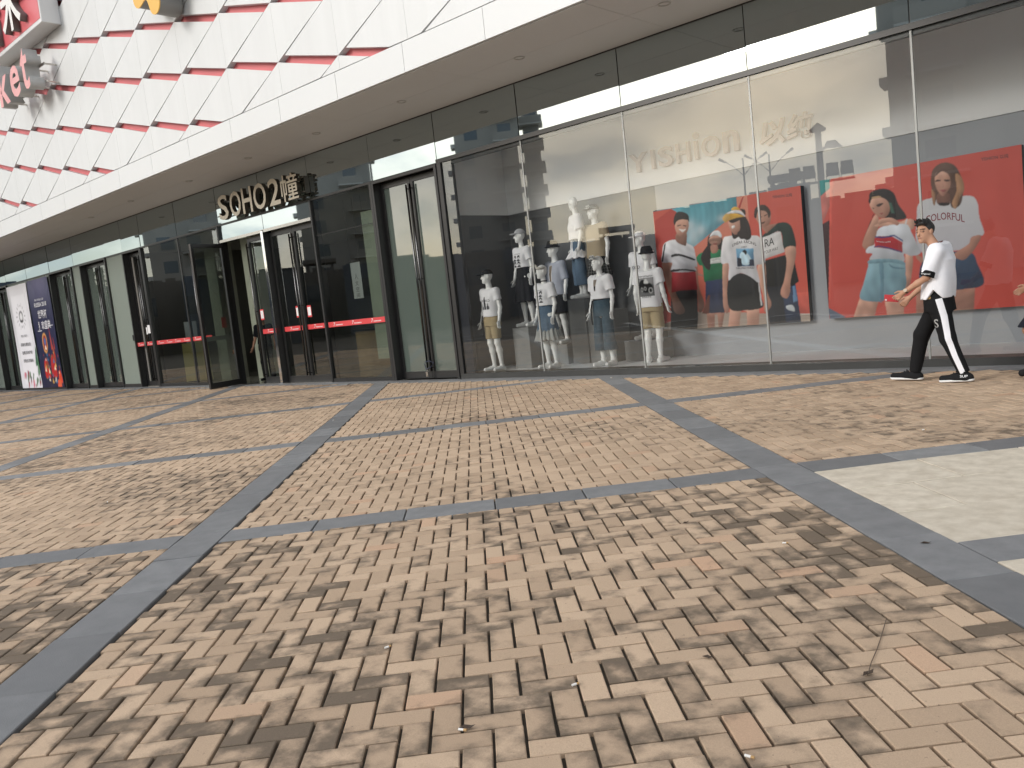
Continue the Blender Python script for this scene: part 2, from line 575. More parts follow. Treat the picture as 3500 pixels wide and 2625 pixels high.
class Print:
    """colour sheet in its own (x,z) metres"""
    def __init__(s, x0, x1, z0, z1, nx, nz, base):
        s.x = np.linspace(x0, x1, nx); s.z = np.linspace(z0, z1, nz)
        s.X, s.Z = np.meshgrid(s.x, s.z, indexing='ij')
        s.C = np.empty(s.X.shape + (3,)); s.C[:] = lin(base)[:3]
        s.relief = 0.0; s.rs = np.random.RandomState(nx)
    def poly(s, pts, col, smooth=True, col2=None, a=1.0):
        p = spline(pts) if smooth else np.array(pts, float)
        mk = inside(p, s.X, s.Z)
        if not mk.any():
            return
        c = np.array(lin(col)[:3])
        C = np.empty(s.X.shape + (3,)); C[:] = c
        if col2 is not None:
            t = np.clip((s.Z - p[:, 1].min()) / max(np.ptp(p[:, 1]), 1e-6), 0, 1)[..., None]
            C = c * t + np.array(lin(col2)[:3]) * (1 - t)
        cell = s.x[1] - s.x[0]
        n = int(mk.sum())
        if s.relief and 40 < n < 0.10 * mk.size:
            # a photographed form: it turns away towards its outline, lit from the upper left, with folds
            rad = max(2, int(math.sqrt(n) * 0.16))
            h = mk.astype(float)
            for _ in range(2):
                h = box_blur(h, rad)
            gx, gz = np.gradient(h * rad)
            sh = (gx * 0.75 - gz * 0.62)
            C = C * (1 + s.relief * np.clip(sh, -0.9, 0.7))[..., None]
            if smooth or n > 600:
                w = s.rs.randn(5, 2) * 26; ph = s.rs.rand(5) * 6.28; o = 0
                for q in range(5):
                    o = o + np.sin(s.X * w[q, 0] + s.Z * w[q, 1] * 0.55 + ph[q] + 1.6 * np.sin(s.Z * 9 + ph[q]))
                C = C * (1 + s.relief * 0.13 * o / 2.2)[..., None]
        e = box_blur(mk.astype(float), 1) if min(mk.shape) > 8 else mk.astype(float)
        e = np.where(mk, np.maximum(e, 0.55), np.minimum(e, 0.5))[..., None] * a
        s.C = s.C * (1 - e) + C * e
    def blob(s, c, r, col, a=0.5):
        q = np.exp(-(((s.X - c[0]) / r[0]) ** 2 + ((s.Z - c[1]) / r[1]) ** 2))[..., None] * a
        s.C = s.C * (1 - q) + np.array(lin(col)[:3]) * q
    def mottle(s, amt, seed=1, f=9):
        r_ = np.random.RandomState(seed); o = 0
        for i in range(7):
            w = r_.randn(2) * f; o = o + np.sin(s.X * w[0] + s.Z * w[1] + r_.rand() * 6.28)
        s.C *= (1 + amt * o / 4)[..., None]
    def build(s, name, y, m_, parent, fn=None):
        nx, nz = s.X.shape
        V = np.stack([s.X.ravel(), np.full(s.X.size, y), s.Z.ravel()], 1)
        if fn:
            V = fn(V)
        i, j = np.meshgrid(np.arange(nx - 1), np.arange(nz - 1), indexing='ij')
        a = (i * nz + j).ravel()
        return link(name, np_mesh(name, V, np.stack([a, a + nz, a + nz + 1, a + 1], 1), m_, s.C.reshape(-1, 3)), parent)

print_mat = mat('printed_film', attr='tone', rough=0.35, spec=0.35)
cloth_print_mat = mat('printed_cloth', attr='tone', rough=0.85, spec=0.2)
# ------------------------------------------------------------------ the plaza
S2 = 1 / math.sqrt(2)
def uv2xy(u, v):
    return ((u - v) * S2, (u + v) * S2)
def seen(x, y, margin=14, near=0.9):
    d = Vector((x - CAM.x, y - CAM.y)); r = d.length
    if r < near:
        return False
    f2 = Vector((af.x, af.y)).normalized()
    a = math.degrees(math.acos(max(-1, min(1, d.normalized().dot(f2)))))
    return a < 33 + margin or r < 3.2 and a < 75

def paver_mat(name):
    mt = bpy.data.materials.new(name); mt.use_nodes = True
    nt = mt.node_tree; b = nt.nodes['Principled BSDF']; lk = nt.links.new
    b.inputs['Roughness'].default_value = 0.82
    b.inputs['Specular IOR Level'].default_value = 0.3
    at = nt.nodes.new('ShaderNodeAttribute'); at.attribute_name = 'tone'
    sp = nt.nodes.new('ShaderNodeSeparateColor'); lk(at.outputs['Color'], sp.inputs['Color'])
    geo = nt.nodes.new('ShaderNodeNewGeometry')
    def noise(scale, detail, rough=0.6):
        n = nt.nodes.new('ShaderNodeTexNoise'); n.inputs['Scale'].default_value = scale
        n.inputs['Detail'].default_value = detail; n.inputs['Roughness'].default_value = rough
        lk(geo.outputs['Position'], n.inputs['Vector']); return n.outputs['Fac']
    def math_(op, a, b_=None, c=None, clamp=False):
        n = nt.nodes.new('ShaderNodeMath'); n.operation = op; n.use_clamp = clamp
        for i, q in enumerate((a, b_, c)):
            if q is None: continue
            if isinstance(q, (int, float)): n.inputs[i].default_value = q
            else: lk(q, n.inputs[i])
        return n.outputs[0]
    def mix(f, a, b_):
        n = nt.nodes.new('ShaderNodeMix'); n.data_type = 'RGBA'
        for k, q in (('Factor', f), ('A', a), ('B', b_)):
            if isinstance(q, (tuple, list)): n.inputs[k].default_value = q
            elif isinstance(q, (int, float)): n.inputs[k].default_value = q
            else: lk(q, n.inputs[k])
        return n.outputs['Result']
    base = mix(sp.outputs['Red'], (0.37, 0.268, 0.182, 1), (0.515, 0.382, 0.266, 1))
    base = mix(sp.outputs['Blue'], base, (0.50, 0.315, 0.205, 1))
    # grime: drifts within a paver, and each paver holds more or less of it
    fine = math_('SUBTRACT', noise(7.5, 4), 0.5)
    big = math_('SUBTRACT', noise(0.9, 4), 0.5)
    g = math_('MULTIPLY_ADD', fine, 2.5, sp.outputs['Green'])
    g = math_('MULTIPLY_ADD', big, 1.5, g, )
    mr = nt.nodes.new('ShaderNodeMapRange'); mr.interpolation_type = 'SMOOTHSTEP'
    mr.inputs['From Min'].default_value = 0.14; mr.inputs['From Max'].default_value = 1.1
    mr.inputs['To Max'].default_value = 0.9
    lk(g, mr.inputs['Value'])
    col = mix(mr.outputs['Result'], base, (0.112, 0.087, 0.063, 1))
    gr = noise(260.0, 3)
    mr2 = nt.nodes.new('ShaderNodeMapRange'); mr2.inputs['From Min'].default_value = 0.3; mr2.inputs['From Max'].default_value = 0.7
    mr2.inputs['To Min'].default_value = 0.86; mr2.inputs['To Max'].default_value = 1.1
    lk(gr, mr2.inputs['Value'])
    mul = nt.nodes.new('ShaderNodeMix'); mul.data_type = 'RGBA'; mul.blend_type = 'MULTIPLY'; mul.inputs['Factor'].default_value = 1
    lk(col, mul.inputs['A']); lk(mr2.outputs['Result'], mul.inputs['B'])
    spots = noise(55.0, 2)
    ms = nt.nodes.new('ShaderNodeMapRange'); ms.inputs['From Min'].default_value = 0.70; ms.inputs['From Max'].default_value = 0.76
    ms.inputs['To Max'].default_value = 0.55
    lk(spots, ms.inputs['Value'])
    fin = mix(ms.outputs['Result'], mul.outputs['Result'], (0.06, 0.05, 0.04, 1))
    lk(fin, b.inputs['Base Color'])
    bp = nt.nodes.new('ShaderNodeBump'); bp.inputs['Strength'].default_value = 0.35; bp.inputs['Distance'].default_value = 0.003
    lk(gr, bp.inputs['Height']); lk(bp.outputs['Normal'], b.inputs['Normal'])
    return mt

PAVER = paver_mat('clay_paver')
GRANITE = mat('grey_granite', attr='tone', rough=0.62, var=0.5, vscale=7, var_col=(0.10, 0.104, 0.108), bump=0.2, bscale=180)
CREAM = mat('cream_granite', attr='tone', rough=0.7, var=0.8, vscale=9, var_col=(0.40, 0.345, 0.265), bump=0.2, bscale=160)
BED = mat('joint_dirt', (0.042, 0.034, 0.025), rough=0.95, var=0.6, vscale=6, var_col=(0.075, 0.06, 0.042), bump=0.3, bscale=200)
ASPHALT = mat('pale_plaza_ground', (0.30, 0.25, 0.18), rough=0.9, var=0.7, vscale=0.25, var_col=(0.2, 0.18, 0.14))

g = MB()
g.add([(-900, -900, -0.16), (900, -900, -0.16), (900, 900, -0.16), (-900, 900, -0.16)], [(0, 1, 2, 3)])
g.build('ground', ASPHALT, kind='structure')

pv = MB()
pv.add([(-60, -70, -0.022), (40, -70, -0.022), (40, 0.0, -0.022), (-60, 0.0, -0.022)], [(0, 1, 2, 3)])
pavement = pv.build('pavement', BED, kind='structure')

W_ = 0.1012
U0, V0 = 0.135, -12.27
PB = [(-1.66 + 3.96 * k - 0.155, -1.66 + 3.96 * k + 0.155) for k in range(-5, 3)]       # bands running away from the viewer
PB = [(a, b) for a, b in PB]
LB = [(-10.07 + 3.97 * k - 0.15, -10.07 + 3.97 * k + 0.15) for k in range(-2, 8)]         # bands running across
RB0 = PB[6]                                                                                # the wide right band (u about 2.3)
EXTRA = (-12.2, -11.9)
def cells_clip():
    us = sorted(PB); out = []
    for i in range(len(us) - 1):
        for j in range(len(LB) - 1):
            out.append((us[i][1], us[i + 1][0], LB[j][1], LB[j + 1][0]))
    return out
CELLS = cells_clip()
def is_cream(u0, u1, v0, v1):
    return u0 > 2.0 and v1 < -10.0

random.seed(11)
def tone_for(u, v):
    """lightness, grime, pinkness for a paver at u,v: the front cell and the left cells are the dirtiest"""
    big = math.sin(u * 1.3 + 2.0 * math.sin(v * 0.7)) * math.cos(v * 1.1 + 0.6 * math.sin(u * 1.9))
    if v < -10.1:
        d = 0.30 + 0.20 * big
        sp = 0.55
    elif u < -1.8:
        d = 0.30 + 0.30 * big
        sp = 0.32
    else:
        d = 0.12 + 0.22 * big
        sp = 0.2
    gr = d + random.gauss(0, sp * 0.42)
    if v < -10.1 and random.random() < 0.24 * (1 + 1.3 * big):
        gr += 0.42
    pk = 0.0
    if random.random() < 0.022:
        pk = random.uniform(0.3, 0.75); gr = 0.0
    return (random.uniform(0.15, 1.0), max(-0.3, gr), pk)

def paver_geo(mb, u0, u1, v0, v1, z, col, full, edge=False):
    x = [(u0, v0), (u1, v0), (u1, v1), (u0, v1)]
    t = [random.uniform(-0.0012, 0.0012) for _ in range(2)]
    cu, cv = (u0 + u1) / 2, (v0 + v1) / 2
    def zt(u, v): return z + (u - cu) * t[0] * 8 + (v - cv) * t[1] * 8
    if full:
        c = 0.0035
        i = [(u0 + c, v0 + c), (u1 - c, v0 + c), (u1 - c, v1 - c), (u0 + c, v1 - c)]
        vs = [(a, b, -0.03) for a, b in x] + [(a, b, zt(a, b) - c) for a, b in x] + [(a, b, zt(a, b)) for a, b in i]
        vs.append((cu + random.uniform(-.25, .25) * (u1 - u0), cv + random.uniform(-.25, .25) * (v1 - v0), z + 0.0003))
        fs = [(8, 9, 12), (9, 10, 12), (10, 11, 12), (11, 8, 12)]
        for k in range(4):
            n = (k + 1) % 4
            fs += [(k, n, n + 4, k + 4), (k + 4, n + 4, n + 8, k + 8)]
    else:
        vs = [(a, b, -0.03) for a, b in x] + [(a, b, zt(a, b)) for a, b in x]
        fs = [(4, 5, 6, 7)] + [(k, (k + 1) % 4, (k + 1) % 4 + 4, k + 4) for k in range(4)]
    vs = [(*uv2xy(p[0], p[1]), p[2]) for p in vs]
    mb.add(vs, fs, 0, col)
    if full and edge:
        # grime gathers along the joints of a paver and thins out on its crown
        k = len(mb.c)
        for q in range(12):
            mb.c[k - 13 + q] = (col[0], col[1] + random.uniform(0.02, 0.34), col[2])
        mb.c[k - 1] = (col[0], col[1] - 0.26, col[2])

items = []
for (a0, a1, b0, b1) in CELLS:
    if is_cream(a0, a1, b0, b1):
        continue
    i0 = int((a0 - U0) / W_) - 3; i1 = int((a1 - U0) / W_) + 3
    j0 = int((b0 - V0) / W_) - 3; j1 = int((b1 - V0) / W_) + 3
    for i in range(i0, i1):
        for j in range(j0, j1):
            d = (i - j) % 4
            if d == 0:
                r = (U0 + i * W_, U0 + (i + 2) * W_, V0 + j * W_, V0 + (j + 1) * W_)
            elif d == 3:
                r = (U0 + i * W_, U0 + (i + 1) * W_, V0 + j * W_, V0 + (j + 2) * W_)
            else:
                continue
            u0, u1, v0, v1 = max(r[0], a0), min(r[1], a1), max(r[2], b0), min(r[3], b1)
            if u1 - u0 < 0.022 or v1 - v0 < 0.022:
                continue
            x, y = uv2xy((u0 + u1) / 2, (v0 + v1) / 2)
            if y > -0.42 or not seen(x, y):
                continue
            items.append(((x - CAM.x) ** 2 + (y - CAM.y) ** 2, u0, u1, v0, v1))
items.sort()
FLD = MB()
k_sel = 0
for n, (d2, u0, u1, v0, v1) in enumerate(items):
    x, y = uv2xy((u0 + u1) / 2, (v0 + v1) / 2)
    gu, gv = 0.0055, (0.0042 if d2 < 30 else 0.0030 if d2 < 60 else 0.0022)
    z = random.gauss(0, 0.0012) - 0.002
    col = tone_for((u0 + u1) / 2, (v0 + v1) / 2)
    args = (u0 + gu + random.uniform(-.0015, .0015), u1 - gu + random.uniform(-.0015, .0015), v0 + gv, v1 - gv, z, col)
    if k_sel < 300 and seen(x, y, 1, 2.2):
        k_sel += 1
        mb = MB(); paver_geo(mb, *args, True, True)
        mb.build('paver', PAVER, pavement)
    else:
        paver_geo(FLD, *args, d2 < 110, True)
FLD.build('paver_field', PAVER, pavement, kind='stuff')

# granite slabs of the bands, one by one
slabs = []
def slab(u0, u1, v0, v1):
    x, y = uv2xy((u0 + u1) / 2, (v0 + v1) / 2)
    if y > -0.3 or not seen(x, y, 30):
        return
    slabs.append(((x - CAM.x) ** 2 + (y - CAM.y) ** 2, u0, u1, v0, v1, 'granite_slab'))
for (a, b) in PB:
    n = 0; v = -16.0
    while v < 18:
        L_ = 0.61
        slab(a, b, v, v + L_); v += L_
for i in range(len(PB) - 1):
    u0, u1 = PB[i][1], PB[i + 1][0]
    for (c, d) in LB:
        n = 6; st = (u1 - u0) / n
        for k in range(n):
            slab(u0 + k * st, u0 + (k + 1) * st, c, d)
u0 = PB[6][1]; st = 0.61
for k in range(14):
    slab(u0 + k * st, u0 + (k + 1) * st, *EXTRA)
for vv0, vv1, rows in ((-11.9, -10.22, 3), (-14.0, -12.2, 3), (-15.8, -14.0, 3)):
    for k in range(12):
        for r in range(rows):
            c0 = vv0 + (vv1 - vv0) * r / rows; c1 = vv0 + (vv1 - vv0) * (r + 1) / rows
            a0 = u0 + (k - (0.45 if r % 2 else 0)) * 0.35 * 2; a1 = a0 + 0.70
            a0 = max(a0, u0)
            x, y = uv2xy((a0 + a1) / 2, (c0 + c1) / 2)
            if seen(x, y, 34):
                slabs.append(((x - CAM.x) ** 2 + (y - CAM.y) ** 2, a0, a1, c0, c1, 'cream_slab'))
slabs.sort()
FARS = MB()
for n, (d2, u0, u1, v0, v1, nm) in enumerate(slabs):
    gp = 0.0042
    z = random.gauss(0, 0.0006)
    if nm == 'granite_slab':
        q = random.uniform(0.74, 1.14); col = (0.186 * q, 0.189 * q, 0.192 * q)
        if random.random() < 0.035: col = (0.24, 0.245, 0.245)
    else:
        q = random.uniform(0.93, 1.06); col = (0.60 * q, 0.54 * q, 0.44 * q)
    mb = MB() if n < 295 else FARS
    paver_geo(mb, u0 + gp, u1 - gp, v0 + gp, v1 - gp, z, col, d2 < 200)
    if n < 295:
        mb.build(nm, GRANITE if nm == 'granite_slab' else CREAM, pavement)
if FARS.v:
    FARS.build('granite_slab', GRANITE, pavement, kind='stuff')
# grey strip of slabs along the foot of the shopfront
x = -34.0
fs_ = MB()
while x < 16:
    q = random.uniform(0.85, 1.1)
    fs_.box(x + 0.002, x + 0.798, -0.30, -0.004, -0.03, 0.001, col=(0.17 * q, 0.172 * q, 0.175 * q))
    x += 0.8
fs_.build('edge_strip', GRANITE, pavement)
# ------------------------------------------------------------------ the shopping mall: cladding, soffit, glass front
WHITE = mat('white_cladding', (0.63, 0.645, 0.645), rough=0.38, var=0.30, vscale=1.6, var_col=(0.52, 0.53, 0.525), stretch=(2.2, 1, 0.22), spec=0.4)
WHITE_B = mat('white_cladding_edge', (0.63, 0.645, 0.645), rough=0.4, var=0.2, vscale=0.7, var_col=(0.55, 0.56, 0.555), stretch=(0.6, 1, 0.2), spec=0.4)
REDP = mat('red_recess_panel', (0.60, 0.14, 0.15), rough=0.5, var=0.5, vscale=1.4, var_col=(0.45, 0.10, 0.11))
GREYS = mat('soffit_aluminium', (0.66, 0.67, 0.68), rough=0.5, var=0.35, vscale=0.5, var_col=(0.58, 0.59, 0.595))
DARKM = mat('dark_bronze_frame', (0.018, 0.018, 0.018), rough=0.32, var=0.4, vscale=6, var_col=(0.03, 0.03, 0.03), spec=0.6)
BLACK = mat('black_gap', (0.01, 0.01, 0.01), rough=0.8)
STEEL = mat('brushed_steel', (0.62, 0.60, 0.56), rough=0.22, metal=1.0)
CHROME = mat('polished_chrome', (0.75, 0.75, 0.74), rough=0.06, metal=1.0)
BASEM = mat('black_plinth_stone', (0.022, 0.023, 0.022), rough=0.45, var=0.4, vscale=3, var_col=(0.05, 0.05, 0.048))
GL_SHOP = glass_mat('shop_glass', (0.95, 0.965, 0.96), boost=2.1, base=0.006, grime=0.006)
GL_DOOR = glass_mat('entrance_glass', (0.72, 0.78, 0.74), boost=1.9, base=0.03, wave=0.02)
GL_SAGE = mat('sage_matt_panel', (0.20, 0.235, 0.205), rough=0.42, spec=0.4, var=0.25, vscale=1.2, var_col=(0.18, 0.215, 0.185))
GL_FROST = mat('green_backed_glass', (0.085, 0.108, 0.094), rough=0.02, spec=0.9, var=0.25, vscale=1.2, var_col=(0.075, 0.095, 0.082))
GL_FROST.node_tree.nodes['Principled BSDF'].inputs['IOR'].default_value = 1.75
GL_DARK = mat('dark_coated_glass', (0.015, 0.018, 0.018), rough=0.015, spec=1.0, coat=1.0)
GL_DARK.node_tree.nodes['Principled BSDF'].inputs['IOR'].default_value = 3.0
GL_DARK.node_tree.nodes['Principled BSDF'].inputs['Specular Tint'].default_value = (0.84, 0.95, 0.97, 1)
GL_DARK.node_tree.nodes['Principled BSDF'].inputs['Coat Weight'].default_value = 0.0
RUBBER = mat('black_rubber', (0.012, 0.012, 0.012), rough=0.7)

mall = empty('shopping_mall', (0, 0, 0), label='large white and red clad mall building with dark glass front', cat='building')
FX0, FX1, FZ0, FZ1 = -44.0, 18.0, 4.90, 14.0
FY = -2.05
# --- backing of the slots
bk = MB()
bk.box(FX0, FX1, FY + 0.125, FY + 0.20, 5.34, FZ1)
bk.build('red_backing', REDP, mall)
# --- lower edge strip, one panel per metre and a bit
x = FX0; n = 0
while x < FX1:
    w = 1.69
    b = MB(); b.box(x + 0.004, x + w - 0.004, FY, FY + 0.05, FZ0, 5.334)
    b.build('edge_panel', WHITE_B, mall)
    x += w
# grey inner lining that closes the joints, and the returns
lin_ = MB()
lin_.box(FX0, FX1, FY + 0.06, FY + 0.10, 4.93, 5.345)
lin_.build('panel_rail', mat('joint_rail_grey', (0.55, 0.55, 0.55), rough=0.7), mall)

A_ = np.array((1.69, -0.338)); B_ = np.array((0.018, -1.012)); T0 = np.array((-8.36, 7.255))
Ccut = 5.345
def clip_poly(poly, zmin=None, zmax=None):
    def cl(pl, f):
        out = []
        for i in range(len(pl)):
            p, q = pl[i - 1], pl[i]
            a, b = f(p), f(q)
            if (a >= 0) != (b >= 0):
                t = a / (a - b); out.append(p + (q - p) * t)
            if b >= 0: out.append(q)
        return out
    pl = poly
    if zmin is not None: pl = cl(pl, lambda p: p[1] - zmin)
    if zmax is not None and pl: pl = cl(pl, lambda p: zmax - p[1])
    return pl
def inset(pl, d):
    c = sum(pl) / len(pl); out = []
    n = len(pl)
    for i in range(n):
        p0, p1, p2 = pl[i - 1], pl[i], pl[(i + 1) % n]
        e0 = (p1 - p0) / (np.linalg.norm(p1 - p0) + 1e-9); e1 = (p2 - p1) / (np.linalg.norm(p2 - p1) + 1e-9)
        bis = (e1 - e0); nb = np.linalg.norm(bis)
        if nb < 1e-4:
            out.append(p1); continue
        s = max(0.3, math.sqrt(max(0, (1 - e0 @ e1) / 2)))
        out.append(p1 + bis / nb * d / s)
    return out
npan = 0
FARP = MB()
for i in range(-22, 17):
    for j in range(-9, 5):
        t = T0 + A_ * i + B_ * j
        E_ = -A_ + B_
        TL, TR = t, t + (1.465, -0.425)
        BR, BL = t + B_, t + E_ + (0.225, 0.058)
        if max(p[1] for p in (TL, TR, BR, BL)) < Ccut + 0.05 or min(p[1] for p in (TL, TR, BR, BL)) > FZ1 - 0.1:
            continue
        if t[0] < FX0 + 2 or t[0] > FX1 - 2:
            continue
        vis = -19.5 < t[0] < 3.5 and t[1] < 10.4
        # two facets folded along the line TL-BR
        pcs = [[TL, BR, TR], [TL, BL, BR]]
        if not vis:
            pcs = [[TL, BL, BR, TR]]
        holder = None
        for pi, pc in enumerate(pcs):
            pl = clip_poly([np.array(q) for q in pc], Ccut, FZ1)
            if len(pl) < 3: continue
            if sum((pl[k - 1][0] * pl[k][1] - pl[k][0] * pl[k - 1][1]) for k in range(len(pl))) < 0:
                pl = pl[::-1]
            pl = inset(pl, 0.0022)
            b = MB(); n = len(pl)
            def yy(p):    # outer corners of a facet lean back a touch
                return FY + (0.0012 if pi == 0 else 0.0) * min(1.0, abs(np.cross(BR - TL, p - TL)) / 1.2)
            vs = [(p[0], yy(p), p[1]) for p in pl] + [(p[0], FY + 0.125, p[1]) for p in pl]
            fs = [tuple(range(n))] + [(k, k + n, (k + 1) % n + n, (k + 1) % n) for k in range(n)]
            if vis and npan < 290:
                b.add(vs, fs)
                b.build('cladding_panel', WHITE, mall)
                npan += 1
            else:
                FARP.add(vs, fs)
FARP.build('cladding_panel', WHITE, mall, kind='stuff')
print('PANELS', npan)
# roof parapet body and the wall above the soffit
body = MB()
body.box(FX0, FX1, FY + 0.27, 30.0, 5.0, FZ1)
body.build('upper_storey', mat('upper_wall', (0.5, 0.5, 0.5), rough=0.8), mall)
# --- soffit panels
SOFZ = 4.885
x = FX0; k = 0
while x < FX1:
    w = 2.04 * 1.5
    for (ya, yb) in ((FY + 0.052, FY + 1.0), (FY + 1.0, 0.06)):
        b = MB(); b.box(x + 0.003, x + w - 0.003, ya + 0.003, yb - 0.003, SOFZ + random.uniform(0, .002), SOFZ + 0.03)
        b.build('soffit_panel', GREYS, mall)
    x += w
dk = MB(); dk.box(FX0, FX1, FY + 0.06, 0.5, SOFZ + 0.032, SOFZ + 0.06)
dk.build('soffit_deck', BLACK, mall)

# --- transom band of dark mirror glass
JX = [-42.0, -38, -34, -30, -26.0, -24.0, -21.79, -19.55, -17.4, -14.88, -13.68, -12.43, -10.24, -8.05, -6.06, -4.09, -1.97, -0.06, 1.98, 4.03, 6.07, 8.11, 10.15, 12.2, 14.25, 16.3]
ZB0, ZB1 = 3.96, 4.87
for a, b_ in zip(JX[:-1], JX[1:]):
    o = MB()
    tilt = random.uniform(-0.006, 0.006); t2 = random.uniform(-0.004, 0.004)
    lo = ZB0 + (0.075 if a > -0.2 else 0.02)
    cx = (a + b_) / 2
    def Y(x_, z_): return (x_ - cx) * tilt + (z_ - 4.4) * t2
    vs = [(x_, Y(x_, z_) + dy, z_) for dy in (0, 0.012) for x_, z_ in ((a + .008, lo), (b_ - .008, lo), (b_ - .008, ZB1), (a + .008, ZB1))]
    o.add(vs, [(0, 1, 2, 3), (7, 6, 5, 4), (0, 4, 5, 1), (1, 5, 6, 2), (2, 6, 7, 3), (3, 7, 4, 0)])
    o.build('transom_pane', GL_DARK, mall)
bb = MB()
bb.box(FX0, FX1, 0.02, 0.10, 3.90, 4.89)
bb.box(FX0, FX1, -0.012, 0.02, 4.868, 4.884)
bb.box(-0.06, FX1, -0.03, 0.05, ZB0 - 0.005, ZB0 + 0.068)
bb.box(FX0, -0.06, -0.02, 0.05, ZB0 - 0.03, ZB0 + 0.014)
bb.build('transom_frame', DARKM, mall)

# --- display window of the clothes shop
one_box('window_base', -0.02, FX1, -0.035, 0.30, -0.02, 0.095, BASEM, mall)
one_box('window_jamb', -0.05, 0.05, -0.03, 0.12, 0.0, 3.955, DARKM, mall)
one_box('window_jamb', 0.052, 0.28, 0.03, 0.10, 0.095, 3.955, mat('dark_side_panel', (0.02, 0.024, 0.035), rough=0.3), mall)
PX = [0.05, 1.985, 4.03, 6.075, 8.115, 10.15, 12.2, 14.25]
for a, b_ in zip(PX[:-1], PX[1:]):
    o = MB(); y0 = 0.0
    o.box(a + 0.004, b_ - 0.004, 0.0, 0.012, 0.097, 3.955)
    p = MB()
    vs = [(a + .004, 0, .097), (b_ - .004, 0, .097), (b_ - .004, 0, 3.955), (a + .004, 0, 3.955)]
    p.add(vs, [(0, 1, 2, 3)])
    p.build('window_pane', GL_SHOP, mall)
    if a > 1:
        j = MB(); j.box(a - 0.012, a + 0.012, -0.006, 0.02, 0.097, 3.955)
        j.build('glass_joint', mat('silicone_joint', (0.28, 0.29, 0.28), rough=0.35, metal=0.3), mall)

# --- mirror glass, doors and panels of the left part
def pane(x0, x1, z0, z1, m_, y=0.0, name='glass_panel', parent=None, tilt=0.0):
    o = MB()
    cx = (x0 + x1) / 2
    if m_ in (GL_DOOR, GL_SHOP):
        o.add([(x0, y + (x0 - cx) * tilt, z0), (x1, y + (x1 - cx) * tilt, z0), (x1, y + (x1 - cx) * tilt, z1), (x0, y + (x0 - cx) * tilt, z1)], [(0, 1, 2, 3)])
    else:
        o.box(x0, x1, y, y + 0.012, z0, z1)
    return o.build(name, m_, parent or mall)
def post(x0, x1, z1=3.94, y0=-0.05, y1=0.10, z0=0.0, name='door_post'):
    return one_box(name, x0, x1, y0, y1, z0, z1, DARKM, mall, bevel=0.004)

def door_leaf(x0, x1, z1, glass, handle_side, parent, y=0.0, bottom=0.15, stile=0.075, name='door_leaf', top=0.10):
    """one framed glass leaf hung in the plane y; returns the leaf (frame) with its pane and pull handle"""
    f = MB()
    f.box(x0, x0 + stile, y - 0.03, y + 0.03, 0.01, z1)
    f.box(x1 - stile, x1, y - 0.03, y + 0.03, 0.01, z1)
    f.box(x0 + stile, x1 - stile, y - 0.029, y + 0.029, 0.01, bottom)
    f.box(x0 + stile, x1 - stile, y - 0.029, y + 0.029, z1 - top, z1)
    leaf = f.build(name, DARKM, parent)
    o = MB()
    if glass is GL_DOOR:
        o.add([(x0 + stile, y, bottom), (x1 - stile, y, bottom), (x1 - stile, y, z1 - top), (x0 + stile, y, z1 - top)], [(0, 1, 2, 3)])
    else:
        o.box(x0 + stile, x1 - stile, y - 0.006, y + 0.006, bottom, z1 - top)
    o.build('door_pane', glass, leaf)
    hx = x0 + 0.05 if handle_side == 'l' else x1 - 0.05
    h = MB()
    h.tube([(hx, y - 0.085, 0.16), (hx, y - 0.085, z1 - 0.14)], 0.019, 10)
    for z in (0.22, z1 * 0.5, z1 - 0.22):
        h.tube([(hx, y - 0.085, z), (hx, y - 0.028, z)], 0.012, 8)
    h.build('pull_handle', mat('dark_steel_pull', (0.10, 0.10, 0.10), rough=0.18, metal=1.0), leaf, smooth=True)
    return leaf

RC = 0.16
def door_set(x0, x1, z1, glass, label, mid=None, gap=0.0):
    d = empty('double_door', ((x0 + x1) / 2, 0, 0), label=label, cat='door', group='double doors along the mall front')
    ox = (x0 + x1) / 2
    fr = MB()
    fr.box(x0 - ox, x0 - ox + 0.06, -0.05, 0.20, 0, z1 + 0.03)
    fr.box(x1 - ox - 0.06, x1 - ox, -0.05, 0.20, 0, z1 + 0.03)
    fr.box(x0 - ox + 0.06, x1 - ox - 0.06, -0.05, 0.20, z1 - 0.03, z1 + 0.03)
    fr.build('door_frame', DARKM, d, bevel=0.004)
    md = (mid - ox) if mid is not None else 0.0
    door_leaf(x0 - ox + 0.063, md - 0.004, z1 - 0.035, glass, 'r', d, RC)
    door_leaf(md + 0.004, x1 - ox - 0.063, z1 - 0.035, glass, 'l', d, RC)
    return d

# right green double door beside the display window
d1 = door_set(-1.95, -0.06, 3.93, GL_FROST, 'tall green glass double door locked with a cable beside the display window')
lk_ = MB()
lk_.tube([(-0.10, -0.09, 0.30), (-0.02, -0.14, 0.20), (0.10, -0.12, 0.24), (0.16, -0.09, 0.32), (0.06, -0.11, 0.36), (-0.08, -0.10, 0.34)], 0.012, 8)
lock = lk_.build('cable_lock', mat('blue_black_cable', (0.02, 0.025, 0.05), rough=0.4), None, smooth=True, label='bike style cable lock looped through the green door handles', cat='lock')
lock.location = (-1.0, 0.14, 0)
pk = MB(); pk.box(-0.03, 0.03, -0.155, -0.125, 0.06, 0.15); pk.tube([(-0.02, -0.14, 0.15), (-0.02, -0.14, 0.19), (0.02, -0.14, 0.19), (0.02, -0.14, 0.15)], 0.007, 6)
pk.build('padlock_body', STEEL, lock)
post(-2.03, -1.955)

